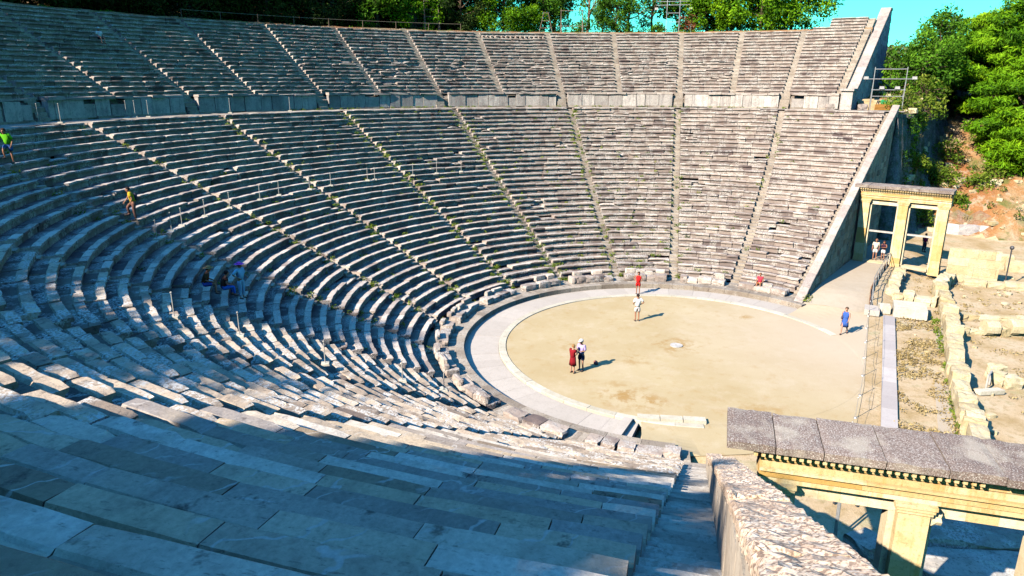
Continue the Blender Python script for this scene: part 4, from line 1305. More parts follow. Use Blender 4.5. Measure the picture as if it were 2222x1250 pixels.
mb.tube((-15.0, -5.3, 1.5), (-15.0, -6.05, 1.5), .035)
tag(mb.build('crowd_barrier', M['dark_metal'], None, False, (-15, -5.6, 0)), 'dark two-legged barrier beyond the pale poles by the near gateway', 'frame')

# stones and crate on the walkway end, rig base
for (c_, s_, lab) in (((37.6, -17.4, ZDZ), (.9, .7, .6), 'pinkish rounded block on the walkway below the upper retaining wall'), ((37.7, -15.9, ZDZ), (1.3, .8, .65), 'long white block on the walkway left of the pinkish one'), ((37.8, -14.4, ZDZ), (1.2, .8, .6), 'broken grey block on the walkway near the end stairway')):
    rock_thing('boulder', lab, 'boulder', c_, s_, .2, 'coping')
mb = MB(); mb.box((35.9, -18.9, ZDZ + .25), (.7, 1.5, .55), rad(-20), .5, .01, rnd)
for q in range(4): mb.box((35.54, -18.75 - .02 * q, ZDZ + .07 + q * .13), (.03, 1.52, .09), rad(-20), .9, 0, rnd)
tag(mb.build('crate', plain('orange_wood', (.40, .20, .05), .9), None, False, (35.9, -18.9, ZDZ)), 'orange wooden crate on the walkway end under the light rig', 'crate')
mb = MB()
for i in range(6):
    for j in range(4):
        pass
V, F = [], []
for i in range(9):
    for j in range(6):
        V.append((36.9 + i * .06 + .25 * j / 5, -19.0 - 1.9 * i / 8 + .2 * j / 5, ZDZ + .30 + .55 * j / 5 + .12 * sin(i * 1.1) * (j / 5)))
for i in range(8):
    for j in range(5): F.append((i * 6 + j, (i + 1) * 6 + j, (i + 1) * 6 + j + 1, i * 6 + j + 1))
mb = MB(); mb.add(V, F, .5)
for v in list(V): pass
o = mb.build('tarpaulin', plain('green_tarpaulin', (.02, .30, .10), .6), None, True, (36.9, -19.5, ZDZ))
sm = o.modifiers.new('thick', 'SOLIDIFY'); sm.thickness = .03
tag(o, 'green tarpaulin heaped behind the orange crate', 'tarpaulin')
mb = MB(); mb.rock((39.4, -19.0, ZDZ + .1), (1.6, 3.6, 1.5), rad(-20), .5, .15, 5, rnd)
tag(mb.build('earth_mound', M['dry'], None, False, (39.4, -19.0, ZDZ - .3)), 'straw coloured earth mound behind the green tarpaulin', 'mound')

# ------------------------------------------------------------------ lighting rigs and trestles
def rig(name, label, base, ax, w, h, mat, bars, heads, lean=0.0, group=None):
    root = thing(name, label, 'light rig' if heads else 'frame', base, group)
    ux, uy = ax
    for s_ in (-.5, .5):
        mb = MB()
        mb.tube((base[0] + ux * w * s_, base[1] + uy * w * s_, base[2] - .2), (base[0] + ux * w * s_ * (1 - lean), base[1] + uy * w * s_ * (1 - lean), base[2] + h), .045, .04, 7)
        if lean == 0:
            mb.tube((base[0] + ux * w * s_ - uy * .7, base[1] + uy * w * s_ + ux * .7, base[2] - .2), (base[0] + ux * w * s_, base[1] + uy * w * s_, base[2] + h * .7), .04, .04, 6)
        mb.build('post', M[mat], root)
    for (z, ext) in bars:
        k = .5 * (1 - lean * z / h) + ext / w
        mb = MB(); mb.tube((base[0] - ux * w * k, base[1] - uy * w * k, base[2] + z), (base[0] + ux * w * k, base[1] + uy * w * k, base[2] + z), .04, .04, 6)
        mb.build('crossbar', M[mat], root)
    for (x, z) in heads:
        mb = MB()
        c_ = (base[0] + ux * x, base[1] + uy * x, base[2] + z + .2)
        mb.box(c_, (.42, .3, .26), 0, .5, 0, rnd, .15, ax)
        mb.tube((c_[0], c_[1], c_[2] - .25), (c_[0], c_[1], c_[2] - .1), .03)
        mb.build('lamp_head', M['lamp_glass'], root)
    return root
rig('light_rig', 'steel light rig with two posts and four lamps standing at the far walkway end', (37.1, -19.4, ZDZ - .25), (-.07, -.997), 2.8, 4.2, 'steel', [(3.1, .8), (2.1, .1), (1.5, 0), (4.0, 0)], [(-2.1, 3.0), (2.1, 3.0), (-.6, 2.1), (.75, 2.1)])
def rimp(az, R=53.0, z=20.25): return pol(R, rad(az), z)
rig('trestle_frame', 'A-shaped wooden trestle on the rim in front of the dark trees', rimp(17.6, 53.2), (-sin(rad(17)), cos(rad(17))), 1.7, 2.3, 'wood', [(2.2, .05), (.5, 0), (1.3, 0)], [], .7)
rig('trestle_frame', 'square wooden frame on the rim right of the A-shaped trestle', rimp(14.2, 53.4), (-sin(rad(14)), cos(rad(14))), 2.6, 2.7, 'wood', [(2.5, .1), (.75, .5)], [])
rig('light_rig', 'tall steel light rig with a crossbar of lamps on the rim before the reddish shrub', rimp(1.2, 53.5), (-sin(rad(1)), cos(rad(1))), 1.5, 3.7, 'steel', [(3.5, 1.3), (3.1, 1.3), (2.2, 0), (1.2, 0)], [(-2.0, 2.5), (2.0, 2.5)])
rig('light_rig', 'ladder-like grey tower among the dark trees on the left part of the rim', rimp(32.2, 54.5), (-sin(rad(32)), cos(rad(32))), 1.7, 4.4, 'wood', [(.8, 0), (1.6, 0), (2.4, 0), (3.3, 0), (4.2, .4)], [])
root = thing('rope_fence', 'thin wire fence on short posts along the shaded part of the rim', 'fence', rimp(45, 52.4))
pr = None
for q in range(9):
    a_ = 29 + q * 4.2
    p = rimp(a_, 52.3); mb = MB(); mb.tube((p[0], p[1], 20.0), (p[0], p[1], 21.0), .03, .025, 6); mb.build('post', M['wood'], root)
    if pr:
        mb = MB(); mb.tube((pr[0], pr[1], 20.95), (p[0], p[1], 20.95), .015, .015, 4); mb.build('rope', M['rope'], root)
    pr = p

# ------------------------------------------------------------------ thin posts set on the seats
def thin_post(x, y, z, label, h=.95):
    root = thing('barrier_post', label, 'post', (x, y, z), 'thin posts set on the seats')
    mb = MB(); mb.tube((x, y, z + .05), (x, y, z + h), .020, .018, 6); mb.sphere((x, y, z + h), .04, 6); mb.build('pole', M['pale_paint'], root)
    mb = MB(); mb.box((x, y, z + .03), (.34, .34, .09), .4, .6, .01, rnd, .15); mb.build('base', M['kerb'], root)
row_az = [110.8, 106.4, 103.5, 97.6, 91.7, 84.8, 80.6, 74.0, 69.5, 61.8, 60.3, 52.4, 47.5, 42.5]
for q, a_ in enumerate(row_az):
    R = Rrow(19) + .15
    x, y, z = pol(R, rad(a_), Zrow(19) - .02)
    thin_post(x, y, z, 'thin pale post on the middle seat row, %s from the left' % ORD[q])
for q, (i, a_) in enumerate(((17, 135.0), (14, 135.5), (10, 138.3), (5, 137.0), (2, 136.5))):
    x, y, z = pol(Rrow(i) + .15, rad(a_), Zrow(i) - .02)
    thin_post(x, y, z, 'thin post on the shaded lower left seats, %s from the top' % ORD[q])
for q, (x, y) in enumerate(((-1.5, 38.9), (-.9, 37.9), (6.0, 38.9), (6.5, 38.6), (7.1, 38.0), (14.5, 36.2), (19.5, 33.6))):
    thin_post(x, y, ZDZ - .02, 'thin post on the shaded walkway before the podium wall, %s from the left edge' % ORD[q], 1.15)

# ------------------------------------------------------------------ trees
def leaf_quads(blobs, per, size, seed, flat=1.0, out=.55, aspect=1.6):
    """leaf-sized faces scattered through the volume of many clumps; returns vertices, faces, tones"""
    r = np.random.default_rng(seed)
    VV, TT = [], []
    for (c, rr, tone) in blobs:
        n = max(12, int(per * (rr[0] * rr[1] * rr[2]) ** (2 / 3)))
        d = r.normal(size=(n, 3)); d /= np.linalg.norm(d, axis=1)[:, None]
        rad_ = r.uniform(.45, 1.0, n) ** .6
        bump = 1 + .22 * np.sin(d[:, 0] * 5 + tone * 9) * np.sin(d[:, 1] * 4 + tone * 5) + r.normal(0, .06, n)
        p = np.array(c)[None] + d * (rad_ * bump)[:, None] * np.array(rr)[None]
        nrm = d * out + r.normal(size=(n, 3)) * .6
        nrm[:, 2] += .35
        nrm /= np.linalg.norm(nrm, axis=1)[:, None]
        t = np.cross(nrm, r.normal(size=(n, 3))); t /= np.linalg.norm(t, axis=1)[:, None] + 1e-9
        b_ = np.cross(nrm, t)
        sz = size * r.uniform(.55, 1.25, n)
        t *= (sz * aspect * .5)[:, None]; b_ *= (sz * .5)[:, None]
        q = np.stack([p - t * .9, p - b_ * .55 + t * .1, p + t, p + b_ * .55 + t * .1], 1)
        VV.append(q.reshape(-1, 3))
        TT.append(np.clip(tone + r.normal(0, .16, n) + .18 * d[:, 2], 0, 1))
    V = np.concatenate(VV); F = np.arange(len(V)).reshape(-1, 4)
    return V, F, np.concatenate(TT)

def limb(mb, a, b, r0, r1, rnd, bend=.12, n=4):
    a, b = Vector(a), Vector(b); L = (b - a).length
    pts, rs = [a], [r0]
    for i in range(1, n + 1):
        f_ = i / n
        p = a.lerp(b, f_) + (Vector((rnd.uniform(-1, 1), rnd.uniform(-1, 1), rnd.uniform(-.5, .5))) * bend * L * (.5 if i < n else 0))
        pts.append(p); rs.append(r0 + (r1 - r0) * f_)
    mb.path(pts, rs, 6)

def make_tree(name, label, cat, loc, H, crown_r, crown_lo, nblob, blob, per, leaf, mat, bark, seed, shape='round', flat=1.0, lean=(0, 0), trunk_r=.22, group=None, aspect=1.6):
    rnd = random.Random(seed)
    root = thing(name, label, cat, loc, group)
    base = Vector(loc)
    tips = []
    blobs = []
    for i in range(nblob):
        for _ in range(30):
            u = rnd.random()
            z = crown_lo + (H - crown_lo) * u
            if shape == 'round': env = math.sqrt(max(.05, 1 - (2 * u - .9) ** 2))
            elif shape == 'dome': env = math.sqrt(max(.04, 1 - u ** 2.2))
            elif shape == 'cone': env = max(.12, (1 - u) * .95 + .12)
            else: env = 1.0
            rr = crown_r * env * math.sqrt(rnd.uniform(.05, 1)); a = rnd.uniform(0, 2 * pi)
            rr *= 1 + .25 * mnoise.noise(Vector((cos(a) * 1.4 + seed, sin(a) * 1.4, z * .3)))
            p = base + Vector((rr * cos(a) + lean[0] * u, rr * sin(a) + lean[1] * u, z))
            if all((p - q).length > blob * .62 for q in tips): break
        tips.append(p)
        k = blob * rnd.uniform(.65, 1.25)
        blobs.append(((p.x, p.y, p.z), (k * rnd.uniform(.85, 1.2), k * rnd.uniform(.85, 1.2), k * flat * rnd.uniform(.75, 1.0)), min(1, max(0, rnd.gauss(.5, .2)))))
    tb = MB()
    top = base + Vector((lean[0] * .6, lean[1] * .6, crown_lo + (H - crown_lo) * .6))
    bot = base - Vector((0, 0, .5))
    limb(tb, bot, top, trunk_r, trunk_r * .35, rnd, .05, 6)
    for q in sorted(range(nblob), key=lambda j: rnd.random())[:min(14, nblob)]:
        f_ = rnd.uniform(.35, .95)
        st = bot.lerp(top, f_)
        if tips[q].z < st.z - .5: st = bot.lerp(top, max(.15, f_ - .35))
        limb(tb, st, tips[q], trunk_r * .4, .03, rnd, .12, 4)
    tb.build('trunk', M[bark], root)
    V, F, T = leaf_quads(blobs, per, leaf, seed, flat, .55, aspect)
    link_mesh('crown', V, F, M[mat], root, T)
    return root

TR = []
def tz(x, y): return terrain(x, y)
protos = {}
def proto(key, **kw):
    protos[key] = kw
PK = dict(
    oak=dict(H=9.0, crown_r=4.2, crown_lo=.9, nblob=42, blob=1.25, per=150, leaf=.30, mat='leaf_oak', bark='bark', shape='round'),
    bright=dict(H=9.5, crown_r=4.0, crown_lo=.4, nblob=46, blob=1.2, per=160, leaf=.30, mat='leaf_pine', bark='bark', shape='round'),
    dark=dict(H=11.0, crown_r=4.4, crown_lo=.5, nblob=50, blob=1.35, per=150, leaf=.32, mat='leaf_dark', bark='bark', shape='round'),
    open=dict(H=9.5, crown_r=4.0, crown_lo=3.0, nblob=26, blob=1.15, per=120, leaf=.28, mat='leaf_oak', bark='bark_pale', shape='dome'),
    shade=dict(H=8.0, crown_r=4.0, crown_lo=.6, nblob=48, blob=1.35, per=230, leaf=.38, mat='leaf_dark', bark='bark', shape='round'),
)
PN = dict(oak='oak_tree', bright='pine_tree', dark='pine_tree', open='oak_tree', shade='pine_tree')
first = {}
def tree(kind, x, y, z, rz, sc, label, group):
    variant = (kind, len([1 for t_ in TR if t_[0] == kind]) % 3)
    TR.append((kind,))
    if variant not in first:
        kw = dict(PK[kind])
        t_ = make_tree(PN[kind], label, 'tree', (x, y, z), seed=sum(map(ord, kind)) * 7 + variant[1], group=group, **kw)
        t_.scale = (sc, sc, sc) if isinstance(sc, (int, float)) else sc; t_.rotation_euler = (0, 0, rz)
        first[variant] = t_
        return t_
    return dup(first[variant], (x, y, z), rz, sc, label, group)

# rim trees that stand in the picture, from the upper retaining wall round to the left edge
VIS = [(-13.0, 56.0, 'bright', 1.05), (-9.5, 55.0, 'bright', 1.0), (-6.0, 57.5, 'oak', 1.1), (-3.0, 55.5, 'bright', .8), (-1.5, 60, 'oak', 1.2), (3.6, 57.0, 'open', .9), (6.4, 60.0, 'open', 1.1),
       (8.2, 55.6, 'oak', .62), (11.5, 58.5, 'open', 1.0), (15.5, 61, 'open', 1.1), (17.2, 57.5, 'oak', .75), (19.8, 55.6, 'bright', .62), (22.8, 55.3, 'bright', .74), (24.5, 59.5, 'oak', 1.1), (28, 56.5, 'dark', .8), (30.2, 60.5, 'oak', 1.1), (33.6, 57, 'bright', .8),
       (36.5, 60, 'dark', 1.0), (38.5, 56.5, 'oak', .9), (42, 60, 'dark', 1.0), (44.5, 57, 'dark', .9), (48, 59.5, 'dark', 1.05), (51, 56.8, 'dark', .9), (54.5, 59.5, 'dark', 1.05), (58, 57, 'dark', .95), (61.5, 59.5, 'dark', 1.1), (65, 57, 'dark', .9), (69, 59.5, 'dark', 1.05), (73, 57, 'dark', .95), (77, 59, 'dark', 1.05), (81, 57.2, 'dark', .95), (85.5, 59.2, 'dark', 1.0), (90, 57.2, 'dark', .95), (95, 58.8, 'dark', 1.0)]
klook = dict(bright='bright green leafy', oak='mid green bushy', open='', dark='dark shaded')
for q, (a_, R, kind, sc) in enumerate(VIS):
    x, y, _ = pol(R, rad(a_), 0)
    n_ = q + 1
    w = ('%d%s' % (n_, 'th' if 10 <= n_ % 100 <= 20 else {1: 'st', 2: 'nd', 3: 'rd'}.get(n_ % 10, 'th')))
    tree(kind, x, y, terrain(x, y) - .1, rng.uniform(0, 6), sc, '%s, %s along the rim from the upper retaining wall' % ('open pale-trunked tree' if kind == 'open' else klook[kind] + ' tree', w), 'trees on the rim')
for q, (a_, R, h_) in enumerate(((0.2, 55.6, 1.9), (2.6, 55.2, 1.5), (4.8, 56.2, 2.1), (7.0, 55.4, 1.6), (9.8, 56.2, 2.3), (12.4, 55.6, 1.8), (13.6, 57.5, 2.6), (16.0, 56.0, 2.0), (18.6, 56.6, 2.2))):
    x, y, _ = pol(R, rad(a_), 0)
    make_tree('bush', 'low green bush on the rim below the open trees, %s from the reddish shrub' % ORD[q], 'bush', (x, y, 20.0), h_, 1.3, .1, 12, .6, 150, .24, 'leaf_oak', 'bark', 70 + q, 'dome', 1.0, (0, 0), .06, 'low bushes on the rim')
# trees further back on the left, closing the view
for q, a_ in enumerate(np.arange(27, 100, 6.5)):
    R = 66 + (q % 3) * 2
    x, y, _ = pol(R, rad(float(a_)), 0)
    tree('dark', x, y, terrain(x, y) - .2, rng.uniform(0, 6), 1.0, 'tall dark tree in the second rank behind the shaded rim, %s from its right end' % ORD[q], 'trees behind the rim')
# trees on the rim above the camera's side whose shade lies on the lower left seats
SHADE = [(100, 57, 7, 1), (104.5, 56, 7, 1), (109, 57, 7, 1), (114, 56.5, 7.2, 1), (118, 56.5, 7.4, 1), (122.5, 56.5, 7.4, 1), (127, 56, 8, 1), (131, 56.5, 9.3, 1), (133.6, 56, 8.4, .7), (137.6, 56.5, 6.1, .9), (141.5, 56.5, 6.4, .9), (145.2, 56, 6.8, .8), (148.2, 56.5, 7.0, .42),
         (154.6, 56.5, 9.5, .45), (157.2, 56.5, 9.3, .7), (160.3, 56.5, 8.4, .7), (156, 61, 9.5, .8), (160, 61, 9.0, .8), (163.0, 56.5, 6.4, .6)]
for a_, R, h_, w_ in SHADE:
    x, y, _ = pol(R, rad(a_), 0)
    tree('shade', x, y, 20.1, rng.uniform(0, 6), (w_, w_, h_ / 8.0), 'rim tree beyond the left edge whose shade falls on the near seats', 'shade trees beyond the left edge')

# right-hand bank: large bright pines, grey-green trees, bushes
def bank_tree(name, label, x, y, seed, **kw):
    make_tree(name, label, 'tree' if 'tree' in name else 'bush', (x, y, tz(x, y) - .2), seed=seed, **kw)
pineK = dict(per=420, leaf=.20, aspect=3.2, mat='leaf_pine', bark='bark', flat=.5, blob=1.5)
bank_tree('pine_tree', 'largest bright green pine at the right picture edge above the orange bank', 50, -35.5, 11, H=13.0, crown_r=6.2, crown_lo=.4, nblob=90, shape='round', trunk_r=.4, **pineK)
bank_tree('pine_tree', 'bright green pine in front of the largest one, its boughs hanging down the bank', 44.5, -34.5, 12, H=9.0, crown_r=4.4, crown_lo=.0, nblob=56, shape='round', trunk_r=.3, **pineK)
bank_tree('pine_tree', 'low bright pine at the right picture edge, drooping nearly to the bank foot', 41, -34.2, 14, H=6.0, crown_r=3.0, crown_lo=.2, nblob=32, shape='round', trunk_r=.22, **pineK)
bank_tree('pine_tree', 'tall bright pine behind the largest one, its top against the sky', 58, -43, 13, H=15, crown_r=6.5, crown_lo=1, nblob=80, shape='round', trunk_r=.4, **pineK)
bank_tree('pine_tree', 'yellowish green pine left of the largest one, half hidden by it', 55, -33.5, 15, H=10.5, crown_r=4.2, crown_lo=.3, nblob=50, shape='round', trunk_r=.3, **pineK)
for (x, y, k_) in ((47, -44, 1.0), (52, -51, 1.2), (45, -53, .95), (60, -54, 1.3), (56, -62, 1.2), (66, -50, 1.3)):
    tree('bright', x, y, terrain(x, y) - .2, rng.uniform(0, 6), k_, 'green pine on the bank beyond the right edge of the view', 'pines beyond the right edge')
oliveK = dict(per=130, leaf=.34, mat='leaf_olive', bark='bark', blob=1.25)
bank_tree('olive_tree', 'grey green tree rising between the upper retaining wall and the pines', 60, -31.5, 21, H=7.2, crown_r=3.6, crown_lo=.6, nblob=36, shape='round', **oliveK)
bank_tree('olive_tree', 'taller grey green tree with sky gaps left of the bright pines', 65, -37.5, 22, H=10, crown_r=4.2, crown_lo=1.5, nblob=44, shape='round', **oliveK)
bank_tree('olive_tree', 'small dark olive tree at the foot of the upper retaining wall against the sky', 62, -27.2, 23, H=4.6, crown_r=2.6, crown_lo=.5, nblob=22, shape='round', **oliveK)
bank_tree('oak_tree', 'mid green tree behind the light rig on the bank', 46, -25, 24, H=6.5, crown_r=3.2, crown_lo=.4, nblob=30, blob=1.15, per=140, leaf=.3, mat='leaf_oak', bark='bark', shape='round')
bank_tree('oak_tree', 'mid green tree on the bank between the light rig and the pines', 50, -27.5, 25, H=8, crown_r=3.6, crown_lo=.4, nblob=34, blob=1.2, per=140, leaf=.3, mat='leaf_oak', bark='bark', shape='round')
bushK = dict(per=170, leaf=.22, mat='leaf_weed', bark='bark', blob=.62, trunk_r=.08, shape='dome')
for q, (x, y, H, r_, lab) in enumerate(((37.5, -24.3, 2.0, 1.7, 'bright green bush just above the far gateway cornice'), (39.5, -23.5, 2.2, 1.9, 'green bush at the edge of the dark rock face'), (41.5, -27.5, 1.7, 1.6, 'green bush on the orange bank under the pines'), (40.5, -30.0, 1.4, 1.3, 'small green bush on the bank right of the gateway'), (43.5, -24.8, 2.4, 2.0, 'green bush higher on the bank below the light rig'), (38.2, -21.5, 1.8, 1.4, 'bush hanging over the dark rock face by the coping end'), (42.5, -26.0, 1.9, 1.7, 'bush in the middle of the upper bank'), (45.0, -28.5, 2.2, 2.1, 'broad bush under the leftmost bank pines'), (39.0, -27.2, 1.2, 1.2, 'small bush low on the bank behind the gateway cornice'), (36.0, -19.6, 1.3, 1.2, 'low scrub at the top of the dark rock face beside the rig'), (42.0, -31.8, 1.3, 1.5, 'low bush under the drooping pine boughs'), (37.2, -22.8, 1.3, 1.1, 'small scrub halfway down the dark rock face'))):
    bank_tree('bush', lab, x, y, 40 + q, H=H, crown_r=r_, crown_lo=.1, nblob=18, **bushK)
x, y, _ = pol(54.6, rad(-1.2), 0)
make_tree('shrub', 'rusty red shrub on the rim between the green trees', 'bush', (x, y, 20.1), 2.6, 1.3, .7, 14, .55, 170, .2, 'leaf_red', 'bark', 51, 'round', 1.0, (0, 0), .07)

# weeds: small tufts along the stairs and on the rows of the sunny wedges
r = np.random.default_rng(5)
blobs = []
for k, cnt in ((1, 12), (2, 40), (3, 90), (4, 110), (5, 110), (6, 80), (7, 45), (8, 20)):
    for _ in range(cnt):
        i = int(r.integers(0, 33)); R = Rrow(i) + r.uniform(.36, .66)
        e = stair_edges(k, R)
        a_ = e[1] + r.uniform(-.1, .25) / R if r.random() < .5 else e[0] + r.uniform(-.25, .3) / R
        blobs.append((pol(R, a_, Zrow(i) - .02), (r.uniform(.12, .30), r.uniform(.12, .30), r.uniform(.10, .24)), float(np.clip(r.normal(.6, .25), 0, 1))))
for k, cnt in ((0, 12), (1, 26), (2, 60), (3, 60), (4, 40), (5, 25), (6, 22), (7, 16), (8, 8)):
    for _ in range(cnt):
        i = int(r.integers(1, 33)); R = Rrow(i) + r.uniform(.5, .72)
        a0, a1 = stair_edges(k, R)[1], stair_edges(k + 1, R)[0]
        a_ = r.uniform(a0, a1)
        blobs.append((pol(R, a_, Zrow(i) + .0), (r.uniform(.12, .35), r.uniform(.12, .3), r.uniform(.07, .18)), float(np.clip(r.normal(.6, .25), 0, 1))))
for _ in range(60):
    a_ = rad(r.uniform(-15, 60)); R = RW - r.uniform(.1, .3)
    blobs.append((pol(R, a_, ZDZ + .03), (.25, .25, .12), .6))
blobs += [((10.0, -8.7, .35), (.5, .35, .3), .7), ((10.6, -9.0, .3), (.4, .3, .25), .6)]
V, F, T = leaf_quads(blobs, 900, .10, 9)
tag(link_mesh('weeds', V, F, M['leaf_weed'], None, T), kind='stuff')
# dry grass on the strip beside the stage wall and on the waste ground
blobs = []
def inpoly(px, py, poly):
    c = False; j = len(poly) - 1
    for i in range(len(poly)):
        if (poly[i][1] > py) != (poly[j][1] > py) and px < (poly[j][0] - poly[i][0]) * (py - poly[i][1]) / (poly[j][1] - poly[i][1]) + poly[i][0]: c = not c
        j = i
    return c
zone = [(8.2, -14.2), (7.4, -16.3), (-8.6, -11.7), (-13.5, -10.2), (-13.5, -8.1), (-8.0, -9.2), (7.6, -13.7)]
n_ = 0
while n_ < 420:
    px, py = r.uniform(-13.5, 8.5), r.uniform(-16.5, -8)
    if inpoly(px, py, zone) and mnoise.noise(Vector((px * .5, py * .5, 0))) > -.12:
        blobs.append(((px, py, .03), (r.uniform(.1, .4), r.uniform(.1, .4), r.uniform(.05, .14)), float(np.clip(r.normal(.5, .2), 0, 1)))); n_ += 1
for _ in range(420):
    px, py = r.uniform(-12, 20), r.uniform(-34, -15)
    blobs.append(((px, py, .02), (r.uniform(.1, .5), r.uniform(.1, .5), r.uniform(.04, .12)), float(np.clip(r.normal(.45, .2), 0, 1))))
for _ in range(330):
    px, py = r.uniform(34, 58), r.uniform(-46, -19)
    zz = terrain(px, py)
    if zz > .6: blobs.append(((px, py, zz + .05), (r.uniform(.2, .7), r.uniform(.2, .7), r.uniform(.1, .35)), float(np.clip(r.normal(.45, .25), 0, 1))))
V, F, T = leaf_quads(blobs, 520, .11, 10)
tag(link_mesh('dry_grass', V, F, M['leaf_straw'], None, T), kind='stuff')
blobs = []
for t_ in np.arange(0, 1, .012):
    px, py = 8.2 - 17 * t_, -16.35 + 4.55 * t_
    if mnoise.noise(Vector((px * .5, 0, 7))) > -.1: blobs.append(((px, py + r.uniform(0, .3), .06), (.22, .2, .16), .5))
V, F, T = leaf_quads(blobs, 700, .11, 12)
tag(link_mesh('weeds', V, F, M['leaf_weed'], None, T), kind='stuff')

blobs = []
for _ in range(170):
    px, py = r.uniform(34, 60), r.uniform(-46, -19)
    zz = terrain(px, py)
    if zz > 1.5: blobs.append(((px, py, zz + .1), (r.uniform(.25, .8), r.uniform(.25, .8), r.uniform(.2, .55)), float(np.clip(r.normal(.4, .25), 0, 1))))
for _ in range(70):
    a_ = rad(r.uniform(-14, 100)); R_ = r.uniform(52.4, 55.5)
    blobs.append((pol(R_, a_, 20.25), (r.uniform(.2, .6), r.uniform(.2, .6), r.uniform(.15, .5)), float(np.clip(r.normal(.4, .25), 0, 1))))
for _ in range(900):
    s_ = r.uniform(23.5, 35); q_ = r.uniform(.4, 5.5)
    px, py = W0[0] + FW_D[0] * s_ - FW_N[0] * q_, W0[1] + FW_D[1] * s_ - FW_N[1] * q_
    zz = terrain(px, py)
    if 3 < zz < 11.6 and mnoise.noise(Vector((px * .35, py * .35, zz * .25))) > .02:
        blobs.append(((px, py, zz), (r.uniform(.25, .6), r.uniform(.25, .6), r.uniform(.25, .6)), float(np.clip(r.normal(.35, .25), 0, 1))))
V, F, T = leaf_quads(blobs, 420, .16, 14)
tag(link_mesh('undergrowth', V, F, M['leaf_oak'], None, T), kind='stuff')
mb = MB(); rq = random.Random(88)
for _ in range(260):
    px, py = rq.uniform(33, 56), rq.uniform(-46, -20)
    zz = terrain(px, py)
    if zz > .3:
        k_ = rq.uniform(.15, .7)
        mb.rock((px, py, zz), (k_ * rq.uniform(.8, 1.6), k_ * rq.uniform(.8, 1.4), k_ * rq.uniform(.5, 1)), rq.uniform(0, 3), rq.random(), .2, 2, rq)
for _ in range(240):
    px, py = rq.uniform(-12, 22), rq.uniform(-34, -13)
    k_ = rq.uniform(.06, .3)
    mb.rock((px, py, .02), (k_ * 1.3, k_, k_ * .7), rq.uniform(0, 3), rq.random(), .2, 2, rq)
tag(mb.build('rubble', M['ruin']), kind='stuff')

# ------------------------------------------------------------------ people
def skin_mesh(name, verts, edges, radii, mat, parent=None, loc=None, rot=0, levels=1, root=0):
    me = bpy.data.meshes.new(name)
    me.from_pydata(verts, edges, [])
    o = bpy.data.objects.new(name, me)
    COL.objects.link(o)
    me.materials.append(mat)
    sk = o.modifiers.new('skin', 'SKIN'); sk.use_smooth_shade = True
    if not me.skin_vertices: me.skin_vertices
    sv_ = me.skin_vertices[0].data
    for i, rr in enumerate(radii):
        sv_[i].radius = rr if hasattr(rr, '__len__') else (rr, rr)
    sv_[root].use_root = True
    su = o.modifiers.new('sub', 'SUBSURF'); su.levels = levels; su.render_levels = levels
    if parent is not None: o.parent = parent
    return o

